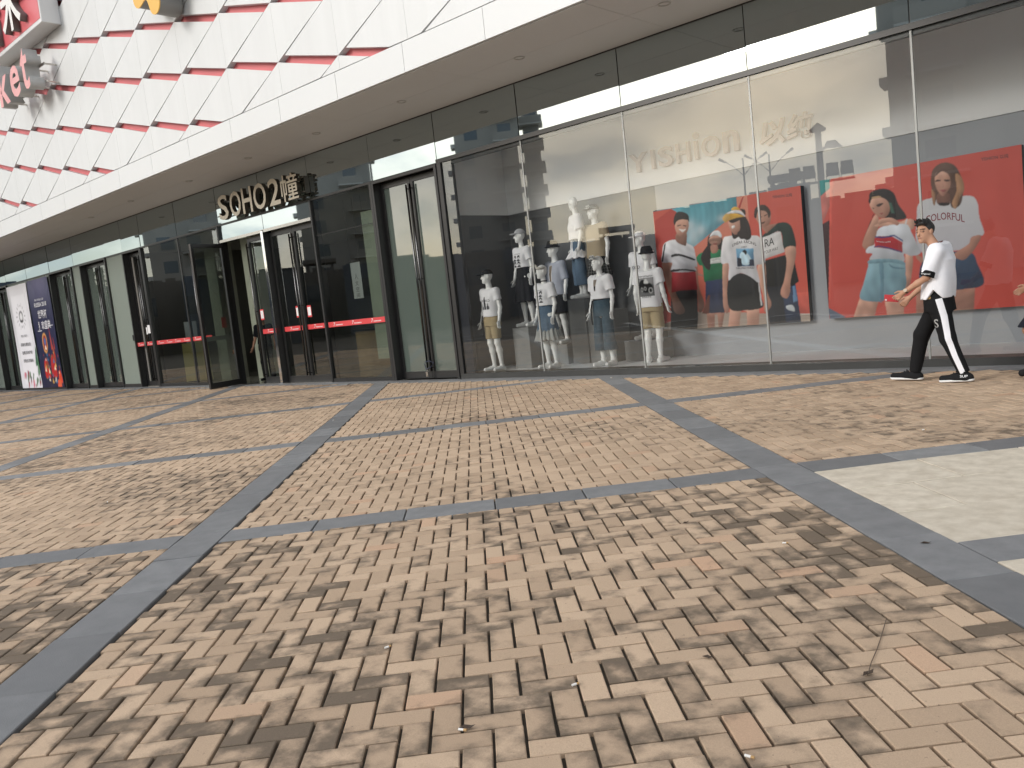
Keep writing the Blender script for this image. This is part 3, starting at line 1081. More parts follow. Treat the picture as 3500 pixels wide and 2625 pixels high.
# fixed pane with the red stripe, right of the entrance
post(-4.11, -4.06, y1=0.16)
pane(-4.055, -2.03, 0.08, 3.93, GL_DOOR, name='glass_panel')
one_box('panel_sill', -4.06, -2.03, -0.03, 0.06, 0.0, 0.08, DARKM, mall)
one_box('panel_joint', -4.055, -2.03, -0.004, 0.01, 3.17, 3.18, RUBBER, mall)
# entrance: head at 3.55 with a pair of mirror panes over it
post(-8.09, -8.03, y0=-0.06, y1=0.16); post(-6.10, -6.02, 3.57, y0=-0.06, y1=0.16)
for a, b_ in ((-8.03, -6.065), (-6.055, -4.11)):
    pane(a + .004, b_ - .004, 3.59, 3.925, GL_DARK, name='overdoor_pane', tilt=0)
one_box('overdoor_rail', -8.03, -4.11, -0.05, 0.06, 3.52, 3.585, STEEL, mall)

def entrance_leaf(lbl, x0, x1, hs, ang=0.0, hinge='l'):
    hx = x0 if hinge == 'l' else x1
    e = empty('entrance_door', (hx, 0.0 if ang else 0.12, 0), R(ang), label=lbl, cat='door', group='glass leaves of the main entrance')
    door_leaf(x0 - hx, x1 - hx, 3.50, GL_DOOR, hs, e)
    return e
e1 = entrance_leaf('open glass entrance leaf swung outwards with a grey strip', -8.0, -7.02, 'r', -78, 'l')
e2 = entrance_leaf('shut glass leaf next to the wide open one, with narrow red strip', -7.0, -6.11, 'l', 0, 'r')
e3 = entrance_leaf('shut glass leaf right of the steel centre post', -6.01, -5.08, 'r', 0, 'l')
e4 = entrance_leaf('shut glass leaf nearest the red striped fixed pane', -5.07, -4.12, 'l', 0, 'r')
one_box('centre_post', -6.115, -6.02, -0.07, -0.06, 0.0, 3.55, CHROME, mall)
# threshold
one_box('threshold', -8.0, -4.1, -0.06, 0.25, -0.02, 0.012, STEEL, mall)

# left of the entrance: two fixed panes
post(-10.27, -10.22, y0=-0.02, y1=0.05); post(-12.46, -12.40)
pane(-10.22, -8.09, 0.08, 3.93, GL_DOOR, tilt=0.004); pane(-12.40, -10.27, 0.08, 3.93, GL_DOOR, tilt=-0.004)
one_box('panel_sill', -12.40, -8.09, -0.03, 0.06, 0.0, 0.08, DARKM, mall)
d2 = door_set(-13.66, -12.46, 3.93, GL_DOOR, 'narrow clear double door with red strip left of the fixed panes')
pane(-14.86, -13.68, 0.10, 3.93, GL_SAGE, name='sage_panel'); one_box('panel_sill', -14.88, -13.68, -0.03, 0.06, 0, 0.10, DARKM, mall)
d3 = door_set(-16.88, -14.88, 3.93, GL_FROST, 'green double door between the wide and the narrow sage panels')
pane(-17.55, -16.90, 0.10, 3.93, GL_SAGE, name='sage_panel'); one_box('panel_sill', -17.55, -16.90, -0.03, 0.06, 0, 0.10, DARKM, mall)
d4 = door_set(-19.55, -17.57, 3.93, GL_FROST, 'green double door right beside the navy banner')
pane(-21.75, -19.6, 0.10, 3.93, GL_SAGE, name='sage_panel'); pane(-23.9, -21.8, 0.10, 3.93, GL_SAGE, name='sage_panel')
one_box('panel_sill', -23.9, -19.57, -0.03, 0.06, 0, 0.10, DARKM, mall)
d5 = door_set(-25.95, -23.95, 3.93, GL_FROST, 'green double door left of the white banner')
pane(-30.0, -26.0, 0.10, 3.93, GL_SAGE, name='sage_panel'); one_box('panel_sill', -44.0, -26.0, -0.03, 0.06, 0, 0.10, DARKM, mall)
pane(-44.0, -30.05, 0.10, 3.93, GL_SAGE, name='sage_panel')
LOBW = mat('lobby_wall', (0.16, 0.155, 0.14), rough=0.7, var=0.4, vscale=0.8)
one_box('inner_wall', -44, -13.5, 0.6, 0.7, 0, 3.9, LOBW, mall)
one_box('lobby_back_wall', -13.4, -1.9, 6.5, 6.6, 0, 3.9, LOBW, mall)
one_box('lobby_side_wall', -13.5, -13.4, 0.15, 6.5, 0, 3.9, LOBW, mall)
one_box('lobby_side_wall', -2.0, -1.9, 0.15, 6.5, 0, 3.9, LOBW, mall)
one_box('lobby_ceiling', -13.5, -1.9, 0.12, 6.6, 3.905, 3.95, mat('lobby_ceiling', (0.35, 0.35, 0.34), rough=0.8), mall)
one_box('lobby_floor', -13.5, -1.9, 0.08, 6.5, -0.02, 0.008, mat('lobby_floor_tile', (0.30, 0.28, 0.24), rough=0.15), mall)
one_box('inner_panel', -2.52, -2.05, 0.06, 0.09, 0.45, 3.45, mat('beige_inner_panel', (0.24, 0.26, 0.205), rough=0.6, var=0.3, vscale=2), mall)
for px_ in (-11.2, -9.2):
    one_box('lobby_column', px_, px_ + 0.55, 1.2, 1.75, 0.01, 3.9, mat('beige_stone_column', (0.42, 0.43, 0.36), rough=0.4, var=0.3, vscale=3), mall)

# doorbell plate on the sage panel
kp = MB(); kp.box(-13.80, -13.70, -0.03, 0.0, 1.38, 1.55)
kp.box(-13.79, -13.71, -0.034, -0.03, 1.48, 1.53); kp.box(-13.79, -13.71, -0.034, -0.03, 1.40, 1.45)
kp.build('door_keypad', BLACK, None, label='small black keypad on the sage panel edge', cat='keypad')

# --- downlights in the soffit
DLN = ['over the narrow clear double door', 'over the fixed panes left of the entrance', 'over the left half of the entrance sign', 'over the right end of the entrance sign', 'over the striped fixed pane',
       'over the left edge of the display window', 'over the mannequins', 'over the wall letters', 'over the poster of two women']
for k, (x_, y_) in enumerate([(-13.0, -1.0), (-10.2, -1.1), (-7.3, -1.0), (-4.6, -1.05), (-2.2, -1.0), (0.3, -1.0), (3.0, -1.0), (5.5, -1.0), (8.2, -1.0)]):
    t = MB()
    n = 16
    pr = [(0.085, 0.0), (0.085, -0.012), (0.068, -0.012), (0.06, 0.03)]
    vs = [(r_ * math.cos(2 * math.pi * q / n), r_ * math.sin(2 * math.pi * q / n), z_) for r_, z_ in pr for q in range(n)]
    fs = [(a * n + q, (a + 1) * n + q, (a + 1) * n + (q + 1) % n, a * n + (q + 1) % n) for a in range(3) for q in range(n)]
    fs.append(tuple(3 * n + q for q in range(n)))
    t.add(vs, fs)
    dl = t.build('downlight', mat('downlight_trim', (0.50, 0.50, 0.49), rough=0.4), None, smooth=False,
                 label='unlit round recessed light in the soffit ' + DLN[k], cat='ceiling light', group='unlit recessed lights along the soffit')
    dl.location = (x_, y_, SOFZ)
# ------------------------------------------------------------------ inside the display window
FLOORM = mat('display_floor', (0.80, 0.81, 0.82), rough=0.45, var=0.3, vscale=2, var_col=(0.74, 0.75, 0.76))
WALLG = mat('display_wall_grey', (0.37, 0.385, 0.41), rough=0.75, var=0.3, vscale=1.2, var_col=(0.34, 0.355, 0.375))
WALLW = mat('display_wall_white', (0.86, 0.86, 0.85), rough=0.7, var=0.2, vscale=1.0, var_col=(0.82, 0.82, 0.81))
SIGNW = mat('sign_letter_shade_pink', (0.66, 0.55, 0.49), rough=0.45)  # pink of the letters' side shadows put into the whole letter colour
SX0, SX1, SY1 = 0.08, 16.0, 1.62
one_box('display_floor', 0.05, SX1, 0.02, SY1 + 0.02, -0.02, 0.094, FLOORM, None, kind='structure')
WALLD = mat('display_wall_shaded', (0.135, 0.14, 0.148), rough=0.75, var=0.3, vscale=1.2, var_col=(0.115, 0.12, 0.125))  # darker copy of the grey wall: light falloff put into the colour
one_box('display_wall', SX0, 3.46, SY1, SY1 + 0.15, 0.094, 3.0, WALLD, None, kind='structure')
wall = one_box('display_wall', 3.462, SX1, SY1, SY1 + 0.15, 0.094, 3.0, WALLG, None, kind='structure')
one_box('upper_band', SX0, SX1, SY1 - 0.02, SY1 + 0.15, 3.003, 4.3, WALLW, wall)
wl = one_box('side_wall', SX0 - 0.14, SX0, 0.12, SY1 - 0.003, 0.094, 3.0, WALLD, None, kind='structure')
one_box('upper_band', SX0 - 0.14, SX0 + 0.02, 0.12, SY1 - 0.023, 3.003, 4.3, WALLW, wl)
one_box('display_ceiling', SX0 - 0.14, SX1, 0.11, SY1 + 0.15, 4.30, 4.36, WALLW, None, kind='structure')
one_box('side_wall', SX1, SX1 + 0.15, 0.12, SY1, 0.0, 4.3, WALLG, None, kind='structure')

# wall sign
sg = empty('shop_sign', (4.6, SY1 - 0.02, 3.25), label='raised pale YISHION wall letters with slanted characters behind the glass', cat='sign')
def sletter(ch, x0, x1, z0, z1, shear=0.0, off=0.018):
    o = text_on('letter', ch, SIGNW, (x0 - 4.6, x1 - 4.6, z0 - 3.25, z1 - 3.25), 0.0, sg, depth=0.06, shear=shear, offset=off)
    return o
xs = 3.04
sletter('Y', 3.04, 3.40, 3.27, 3.58); sletter('I', 3.49, 3.545, 3.27, 3.58); sletter('S', 3.63, 3.90, 3.265, 3.585)
sletter('H', 3.97, 4.22, 3.27, 3.58); sletter('l', 4.31, 4.365, 3.27, 3.56)
db = MB(); n = 16
db.prism([(4.338 - 4.6 + 0.05 * math.cos(2 * math.pi * k / n), 3.645 - 3.25 + 0.05 * math.sin(2 * math.pi * k / n)) for k in range(n)], -0.045, 0.0)
db.build('letter', SIGNW, sg)
sletter('O', 4.44, 4.76, 3.265, 3.585); sletter('n', 4.82, 5.08, 3.27, 3.60)
sletter('以', 5.42, 5.84, 3.24, 3.60, shear=0.18, off=0.026); sletter('纯', 5.86, 6.26, 3.24, 3.61, shear=0.18, off=0.026)

# plinths
PLM = mat('concrete_plinth', (0.215, 0.22, 0.218), rough=0.85, var=0.5, vscale=3.5, var_col=(0.16, 0.165, 0.165), bump=0.2, bscale=40)
def plinth(x0, x1, y0, y1, z1, label):
    b = MB(); w, d = x1 - x0, y1 - y0
    b.box(-w / 2, w / 2, -d / 2, d / 2, 0, z1 - 0.094)
    o = b.build('display_plinth', PLM, None, bevel=0.006, label=label, cat='plinth', group='concrete display plinths')
    o.location = ((x0 + x1) / 2, (y0 + y1) / 2, 0.094)
    return o
plinth(0.85, 1.24, 0.54, 1.42, 0.835, 'grey block plinth under the mannequin in the long black skirt')
plinth(1.26, 1.74, 0.98, 1.46, 0.455, 'low grey plinth under the mannequin in the blue shirt and black shorts')
plinth(1.84, 2.20, 1.00, 1.45, 1.24, 'tallest narrow grey plinth behind the two front women mannequins')
plinth(2.22, 2.78, 1.02, 1.48, 1.00, 'grey plinth hidden behind the mannequin in wide jeans')
plinth(2.94, 3.62, 1.05, 1.50, 0.44, 'low wide grey plinth behind the backward facing mannequin')

# ------------------------------------------------------------------ posters
PY = 1.50
INK = mat('poster_ink_dark', (0.03, 0.028, 0.03), rough=0.4)
INKR = mat('poster_ink_red', (0.22, 0.03, 0.045), rough=0.4)
INKW = mat('poster_ink_white', (0.66, 0.66, 0.68), rough=0.4)
EDGE = mat('poster_edge_black', (0.014, 0.014, 0.015), rough=0.5)
def to_plane(px, off, sc, y):
    """points read off the photograph -> metres on the poster's own plane"""
    out = []
    f = 2880.656
    for X, Y in px:
        sx, sy = off[0] + X / sc, off[1] + Y / sc
        r_ = ax * (sx - 1750) / f + ay * (sy - 1312.5) / f + af
        t = (y - CAM.y) / r_.y
        out.append((CAM.x + r_.x * t, CAM.z + r_.z * t))
    return out
def poster(x0, x1, z0, z1, label, nx, nz, base, off, sc):
    e = empty('poster', ((x0 + x1) / 2, SY1, z0), label=label, cat='poster', group='large fashion posters on the display wall')
    cx = (x0 + x1) / 2
    b = MB(); b.box(x0 - cx, x1 - cx, PY - SY1 + 0.002, -0.001, 0, z1 - z0)
    b.build('poster_board', EDGE, e)
    P = Print(x0, x1, z0, z1, nx, nz, base); P.relief = 0.75
    def poly(pts, col, smooth=True, col2=None, a=1.0):
        P.poly(to_plane(pts, off, sc, PY), col, smooth, col2, a)
    def blob(c, r, col, a=0.5):
        q = to_plane([c, (c[0] + r[0], c[1]), (c[0], c[1] + r[1])], off, sc, PY)
        P.blob(q[0], (abs(q[1][0] - q[0][0]), abs(q[2][1] - q[0][1])), col, a)
    def txt(s, p0, p1, hgt, ink, arc=0.0, shear=0.0, off_=0.0):
        """line of print from p0 to p1 (photo points, baseline)"""
        (xa, za), (xb, zb) = to_plane([p0, p1], off, sc, PY)
        h_ = hgt / sc * 0.0042
        def mp_(w):
            t = (w[:, 0] - (xa - cx)) / (xb - xa)
            w[:, 2] += (zb - za) * t + arc * (1 - (2 * t - 1) ** 2)
            return w
        text_on('print_lettering', s, ink, (xa - cx, xb - cx, za - z0, za - z0 + h_), PY - SY1 - 0.0012, e, shear=shear, map_=mp_, offset=off_)
    def done():
        P.mottle(0.035, 3)
        P.build('print', 0, print_mat, e, lambda V: np.stack([V[:, 0] - cx, np.full(len(V), PY - SY1), V[:, 2] - z0], 1))
    return e, poly, blob, txt, done

SK1, SK2, SK3 = (205, 160, 140), (170, 122, 105), (120, 84, 72)
# --- poster one: four young people
e_, P_, B_l, T_, D_ = poster(3.46, 6.03, 0.55, 2.56, 'poster of four young people in tee shirts by a red wall and blue sky', 400, 314, (204, 90, 76), (2220, 620), 3.191)
P_([(60, 430), (240, 300), (330, 290), (430, 1200), (300, 1640), (100, 1660)], (186, 70, 62), False)
P_([(235, 300), (950, 150), (960, 330), (830, 440), (480, 720), (430, 700), (385, 640), (395, 560), (290, 330)], (84, 160, 176), False, (130, 176, 192))
for c, r in (((470, 590), (70, 110)), ((560, 530), (50, 60)), ((440, 480), (50, 60)), ((800, 400), (60, 40))):
    B_l(c, r, (205, 212, 216), 0.6)
P_([(480, 722), (830, 440), (960, 330), (945, 150), (1060, 120), (1120, 900), (1100, 1200), (520, 1300), (500, 850)], (218, 142, 118), False, (200, 96, 80))
P_([(1010, 170), (1025, 170), (985, 300), (960, 300)], (180, 60, 52), False)
P_([(500, 1420), (1800, 1440), (1800, 1700), (80, 1700), (100, 1580)], (168, 152, 140), False)
P_([(1200, 1440), (1200, 1240), (1800, 1200), (1800, 1440)], (204, 90, 76), False)
# man far right
P_([(1230, 1110), (1590, 1110), (1620, 1300), (1660, 1560), (1320, 1570), (1290, 1380)], (44, 62, 96), False, (36, 44, 66))
P_([(1560, 1140), (1590, 1140), (1620, 1300), (1570, 1320)], (96, 130, 168), False)
P_([(1490, 1360), (1560, 1350), (1585, 1415), (1510, 1400)], (190, 196, 200))
P_([(1270, 1130), (1440, 1130), (1470, 1340), (1490, 1570), (1310, 1580), (1280, 1330)], (34, 36, 44), False)
P_([(1230, 870), (1560, 780), (1630, 1090), (1560, 1140), (1240, 1150)], (28, 28, 30), False)
P_([(1225, 600), (1430, 540), (1475, 770), (1245, 850)], (214, 212, 212), False)
P_([(1220, 610), (1310, 520), (1400, 455), (1500, 452), (1560, 520), (1595, 720), (1470, 735), (1430, 550), (1300, 590)], (34, 52, 48))
P_([(1480, 730), (1590, 715), (1590, 850), (1540, 1080), (1535, 1200), (1500, 1275), (1440, 1250), (1432, 1190), (1470, 1070), (1495, 880)], SK1, True, SK2)
P_([(1215, 470), (1330, 470), (1390, 460), (1300, 545), (1270, 560)], SK2)
P_([(1145, 370), (1170, 300), (1240, 265), (1310, 320), (1325, 380), (1310, 460), (1270, 490), (1225, 495), (1180, 440)], SK1, True, SK2)
P_([(1142, 380), (1150, 300), (1200, 262), (1260, 258), (1305, 300), (1322, 350), (1300, 400), (1280, 340), (1230, 318), (1180, 335), (1165, 400)], (58, 46, 42))
for q in ([(1190, 392), (1225, 380), (1225, 390), (1192, 400)], [(1250, 372), (1280, 358), (1282, 366), (1252, 381)], [(1215, 452), (1262, 438), (1240, 462)]):
    P_(q, (70, 44, 40))
# girl in green
P_([(640, 610), (690, 560), (760, 580), (810, 680), (800, 760), (700, 740), (655, 960), (600, 940), (540, 830), (620, 740)], (40, 30, 30))
P_([(605, 940), (640, 960), (810, 930), (820, 1080), (600, 1100)], (28, 106, 70), False)
P_([(510, 840), (560, 780), (660, 770), (790, 760), (830, 1060), (700, 1090), (600, 1090), (580, 930), (545, 915)], (34, 120, 80), True, (24, 92, 60))
P_([(600, 740), (655, 700), (668, 830), (660, 960), (610, 940), (560, 840)], (40, 30, 30))
P_([(664, 845), (775, 825), (790, 885), (664, 900)], (212, 214, 212), False)
P_([(645, 640), (670, 600), (740, 585), (780, 610), (775, 670), (730, 710), (690, 700), (655, 670)], SK1, True, SK3)
P_([(640, 635), (780, 610), (782, 655), (700, 650), (650, 662)], (112, 80, 70), True, None, 0.6)
P_([(668, 700), (740, 700), (740, 770), (680, 780)], SK2)
P_([(655, 605), (690, 550), (745, 535), (785, 575), (782, 612), (740, 590), (690, 592)], (222, 224, 228))
P_([(695, 680), (740, 672), (718, 690)], (140, 60, 60))
P_([(612, 1090), (820, 1060), (820, 1440), (700, 1450), (610, 1420)], (46, 56, 88), False, (40, 46, 70))
P_([(575, 1440), (640, 1240), (660, 1240), (650, 1450)], (110, 62, 50), False)
P_([(625, 1440), (820, 1430), (780, 1660), (760, 1660), (740, 1450), (712, 1450), (712, 1660), (640, 1660)], SK2, False, SK3)
P_([(510, 990), (590, 1020), (590, 1040), (512, 1020)], SK2, False)
# girl with visor
P_([(800, 890), (860, 890), (850, 1150), (880, 1330), (850, 1440), (810, 1380), (800, 1240)], SK1, True, SK2)
P_([(1180, 920), (1260, 900), (1280, 1180), (1330, 1330), (1300, 1400), (1250, 1410), (1240, 1250), (1190, 1080)], SK1, True, SK2)
P_([(880, 1380), (1200, 1380), (1190, 1640), (1070, 1650), (1060, 1420), (1000, 1400), (970, 1660), (850, 1660)], SK1, False, SK2)
P_([(862, 1060), (1000, 1000), (1180, 1080), (1215, 1250), (1235, 1370), (1060, 1405), (870, 1380)], (36, 36, 38), True, (28, 28, 30))
P_([(1185, 1110), (1200, 1110), (1232, 1350), (1215, 1358)], (196, 196, 198), False)
P_([(800, 640), (850, 600), (960, 590), (1100, 590), (1190, 600), (1225, 680), (1262, 880), (1170, 915), (1185, 1010), (1200, 1110), (1100, 1040), (1000, 1000), (920, 1030), (860, 1075), (862, 900), (780, 885)], (222, 220, 222), True, (205, 204, 210))
P_([(945, 735), (1135, 730), (1140, 922), (958, 928)], (120, 172, 205), False, (62, 92, 130))
P_([(985, 800), (1040, 760), (1110, 850), (1080, 910), (1010, 900)], (196, 222, 236))
P_([(955, 830), (1000, 840), (1010, 925), (958, 928)], (30, 36, 52), False)
P_([(1090, 850), (1138, 850), (1140, 920), (1090, 922)], (40, 46, 66), False)
P_([(1010, 765), (1040, 745), (1062, 770), (1050, 800), (1030, 780)], (24, 26, 34))
P_([(870, 360), (960, 330), (1040, 380), (1090, 470), (1110, 600), (1060, 640), (990, 600), (920, 630), (895, 560), (900, 460)], (44, 34, 34))
P_([(860, 440), (900, 400), (970, 400), (990, 480), (975, 560), (930, 580), (890, 540), (865, 480)], SK1, True, SK2)
P_([(870, 420), (990, 380), (985, 420), (900, 455)], (44, 34, 34))
P_([(895, 490), (925, 478), (930, 500), (905, 515)], (236, 230, 228))
P_([(960, 560), (1040, 520), (1075, 600), (1000, 630)], (44, 34, 34))
P_([(795, 405), (840, 350), (905, 340), (1040, 380), (960, 395), (860, 430), (830, 448)], (222, 172, 66), True, None, 0.85)
P_([(840, 350), (930, 310), (1010, 330), (1045, 385), (980, 350), (900, 348)], (226, 226, 230))
P_([(890, 310), (930, 275), (985, 300), (960, 312)], (232, 184, 76))
P_([(985, 300), (1040, 310), (1045, 370), (1010, 330)], (44, 34, 34))
# man far left
P_([(235, 1190), (520, 1170), (530, 1500), (515, 1660), (230, 1680)], (34, 34, 38), False, (28, 28, 30))
P_([(135, 880), (240, 890), (245, 1000), (290, 1220), (385, 1400), (340, 1450), (270, 1420), (240, 1290), (190, 1150)], SK2, True, SK3)
P_([(485, 930), (520, 920), (540, 1150), (600, 1330), (570, 1420), (535, 1410), (525, 1250)], SK2, True, SK3)
P_([(245, 980), (500, 970), (525, 1180), (330, 1190), (240, 1215)], (150, 34, 42), False)
P_([(160, 680), (270, 635), (420, 680), (480, 720), (500, 800), (522, 920), (490, 930), (495, 980), (245, 985), (245, 890), (135, 880), (140, 780)], (214, 214, 218), True, (196, 196, 204))
P_([(178, 672), (160, 690), (130, 875), (148, 880)], (26, 26, 30), False)
P_([(245, 800), (330, 790), (480, 840), (484, 862), (330, 815), (243, 826)], (26, 26, 34))
P_([(246, 962), (380, 955), (492, 968), (492, 985), (370, 972), (246, 990)], (26, 26, 34))
P_([(300, 560), (400, 560), (400, 690), (370, 698), (290, 650)], SK2, True, SK3)
P_([(275, 480), (290, 420), (340, 400), (410, 410), (430, 470), (415, 540), (380, 600), (330, 600), (290, 550)], SK1, True, SK2)
P_([(262, 420), (290, 345), (350, 330), (420, 365), (432, 440), (410, 420), (340, 415), (295, 440), (272, 480)], (38, 32, 34))
for q in ([(305, 480), (340, 472), (340, 482), (306, 490)], [(368, 476), (402, 482), (400, 492), (368, 486)]):
    P_(q, (64, 44, 42))
P_([(320, 520), (365, 525), (395, 520), (362, 555)], (236, 228, 224))
B_l((340, 600), (60, 30), (110, 76, 66), 0.4)
D_()
T_('LINEAR RACING', (905, 715), (1165, 705), 34, INK, 0.05, off_=0.008)
T_('1997', (1005, 730), (1060, 726), 22, INK, off_=0.008)
T_('CHALLENGE YOURSELF', (945, 958), (1145, 952), 24, INK, off_=0.006)
T_('RA', (1260, 720), (1362, 690), 90, INK)
T_('YOUR WAY', (1250, 795), (1405, 745), 36, INK)
T_('AND LINEARLY', (1250, 640), (1405, 558), 26, INKW)
T_('YISHION 以纯', (1340, 190), (1555, 165), 40, INK, off_=0.006)
T_('COLORFUL', (668, 868), (768, 850), 18, INK)

# --- poster two: two women
e_, P_, B_l, T_, D_ = poster(6.32, 8.885, 0.565, 2.58, 'poster of two women in white tops and denim on a red ground', 400, 314, (200, 82, 72), (2780, 490), 2.6764)
P_([(420, 250), (735, 210), (740, 1400), (430, 1650), (160, 1650)], (204, 88, 78), False, (196, 76, 66))
P_([(40, 330), (160, 310), (165, 420), (50, 500)], (60, 150, 150), False)
P_([(60, 490), (185, 380), (185, 500), (80, 740)], (206, 120, 112), False)
P_([(80, 740), (150, 700), (140, 1500), (130, 1500)], (60, 30, 36), False)
P_([(150, 330), (200, 320), (170, 600), (160, 1500), (140, 1500), (150, 690)], (214, 92, 80), False)
P_([(130, 1500), (300, 1590), (160, 1640)], (96, 104, 122), False)
# blonde woman
P_([(940, 1010), (1010, 1060), (1000, 1100), (950, 1060), (935, 1030)], SK2)
P_([(1210, 1000), (1440, 1000), (1500, 1100), (1560, 1280), (1400, 1340), (1240, 1360), (1000, 1360), (990, 1100)], (52, 74, 102), True, (40, 58, 86))
P_([(1240, 1350), (1480, 1320), (1470, 1500), (1440, 1700), (1240, 1700)], SK2, False, SK3)
P_([(940, 1350), (1130, 1350), (1100, 1700), (940, 1700)], SK2, False, SK3)
P_([(960, 560), (1080, 500), (1300, 490), (1440, 480), (1500, 540), (1520, 680), (1560, 830), (1450, 862), (1450, 960), (1240, 985), (1000, 1000), (940, 880), (945, 720)], (206, 206, 210), True, (188, 186, 194))
P_([(1445, 860), (1535, 845), (1480, 960), (1390, 1060), (1330, 1060), (1280, 1030), (1320, 985), (1420, 920)], SK2)
P_([(1075, 330), (1100, 230), (1190, 175), (1290, 200), (1350, 300), (1370, 430), (1345, 560), (1270, 590), (1230, 500), (1140, 500), (1100, 560), (1085, 440)], (92, 66, 56))
P_([(1300, 280), (1360, 320), (1380, 420), (1340, 500), (1300, 600), (1270, 540), (1310, 430)], (170, 128, 96))
P_([(1080, 420), (1115, 470), (1110, 570), (1090, 520)], (160, 120, 92))
P_([(1140, 460), (1240, 460), (1250, 550), (1190, 570), (1130, 545)], SK3)
P_([(1110, 340), (1125, 270), (1180, 245), (1240, 270), (1262, 350), (1240, 420), (1200, 475), (1170, 475), (1130, 420)], SK1, True, SK2)
P_([(1110, 300), (1150, 235), (1250, 240), (1275, 330), (1265, 440), (1245, 300), (1180, 256), (1130, 290)], (92, 66, 56))
for q in ([(1118, 338), (1160, 332), (1162, 346), (1120, 352)], [(1200, 332), (1245, 334), (1243, 348), (1202, 346)]):
    P_(q, (62, 46, 44))
P_([(1160, 430), (1190, 422), (1218, 430), (1190, 446)], (150, 84, 84))
P_([(1172, 360), (1186, 360), (1194, 400), (1168, 402)], (180, 136, 118), True, None, 0.6)
P_([(1150, 545), (1240, 545), (1230, 568), (1160, 568)], (40, 34, 34), True)
# dark-haired woman
P_([(510, 480), (560, 430), (650, 415), (730, 450), (780, 560), (850, 680), (700, 700), (560, 640), (520, 760), (470, 860), (450, 900), (520, 720), (560, 620)], (36, 30, 32))
P_([(450, 910), (500, 780), (570, 650), (600, 720), (560, 900), (520, 980), (462, 960)], SK1, True, SK2)
P_([(845, 1000), (910, 1020), (900, 1200), (870, 1330), (820, 1390), (800, 1360), (840, 1200)], SK1, True, SK2)
P_([(430, 1400), (600, 1440), (580, 1500), (540, 1680), (340, 1680), (380, 1550)], SK1, False, SK2)
P_([(650, 1430), (830, 1380), (830, 1700), (700, 1700)], SK1, False, SK2)
P_([(560, 760), (640, 720), (780, 720), (880, 690), (930, 720), (900, 790), (800, 760)], SK1)
P_([(590, 790), (690, 750), (850, 740), (900, 820), (940, 900), (980, 1000), (900, 1030), (830, 1010), (830, 1080), (700, 1060), (520, 1065), (540, 1010), (480, 1000), (500, 950), (560, 920)], (204, 208, 216), True, (196, 198, 206))
P_([(560, 865), (600, 850), (720, 850), (815, 905), (815, 1000), (700, 965), (560, 950)], (176, 46, 54), False)
P_([(566, 850), (640, 855), (740, 835), (820, 885), (820, 900), (740, 850), (640, 868), (566, 862)], (44, 62, 120), False)
P_([(556, 955), (600, 945), (690, 965), (810, 1000), (810, 990), (690, 952), (600, 935), (556, 945)], (44, 62, 120), False)
P_([(520, 1068), (700, 1058), (830, 1085), (845, 1200), (850, 1290), (800, 1400), (650, 1440), (610, 1420), (600, 1450), (430, 1420), (460, 1280), (500, 1130)], (138, 172, 184), True, (112, 150, 166))
P_([(600, 1110), (640, 1100), (640, 1420), (600, 1440), (615, 1280)], (92, 128, 146), True, None, 0.7)
P_([(520, 1068), (700, 1058), (828, 1085), (828, 1110), (700, 1088), (515, 1100)], (120, 156, 170), True)
P_([(690, 1100), (720, 1140), (820, 1150), (830, 1140), (740, 1128)], (84, 118, 136), True, None, 0.7)
P_([(515, 560), (530, 510), (590, 490), (660, 510), (700, 570), (690, 640), (650, 680), (610, 680), (560, 640), (535, 610)], SK1, True, SK2)
P_([(505, 520), (540, 450), (650, 420), (740, 470), (760, 620), (720, 660), (700, 540), (620, 490), (540, 500), (518, 550)], (36, 30, 32))
P_([(538, 492), (600, 482), (622, 492), (600, 500), (540, 504)], (200, 160, 120), True)
P_([(575, 565), (620, 545), (640, 550), (600, 580)], (66, 46, 46)); P_([(538, 590), (556, 592), (556, 602)], (66, 46, 46))
P_([(608, 640), (640, 636), (624, 652)], (150, 80, 80))
P_([(690, 540), (715, 545), (745, 640), (715, 640)], (62, 98, 86), False)
P_([(600, 700), (680, 680), (740, 690), (785, 730), (760, 750), (700, 720), (640, 730), (600, 740)], SK1, True, SK2)
P_([(835, 735), (850, 690), (860, 690), (850, 745)], (214, 214, 218), False)
D_()
T_('COLORFUL', (1030, 735), (1385, 725), 62, INKR, 0.045, off_=0.012)
T_('YISHION 以纯', (1535, 165), (1785, 132), 34, INK, off_=0.006)
T_('breathe softly', (580, 905), (710, 908), 18, INKW, -0.01)
# ------------------------------------------------------------------ figures
MANQ = mat('mannequin_gloss_white', (0.86, 0.87, 0.86), rough=0.32, var=0.1, vscale=3, var_col=(0.80, 0.81, 0.80))
def cloth(name, col, **k):
    kw = dict(rough=0.88, var=0.35, vscale=9, bump=0.25, bscale=220, spec=0.2)
    kw.update(k)
    if 'var_col' not in kw: kw['var_col'] = tuple(c * 0.8 for c in col)
    return mat(name, col, **kw)
C_WHITE = cloth('white_cotton', (0.86, 0.86, 0.89), var_col=(0.78, 0.78, 0.81))
C_TAN = cloth('tan_cotton', (0.42, 0.335, 0.20))
C_TANTEE = cloth('sand_cotton', (0.44, 0.36, 0.25))
C_BLACK = cloth('black_cotton', (0.018, 0.018, 0.021))
C_DENIM = cloth('blue_denim', (0.085, 0.135, 0.20), var=0.6, vscale=14, var_col=(0.13, 0.19, 0.26))
C_DENIMG = cloth('dark_teal_denim', (0.05, 0.085, 0.115), var=0.6, vscale=14, var_col=(0.085, 0.125, 0.16))
C_BLUE = cloth('pale_blue_shirt', (0.46, 0.49, 0.58))
C_GREY = cloth('pale_grey_cotton', (0.50, 0.51, 0.54))
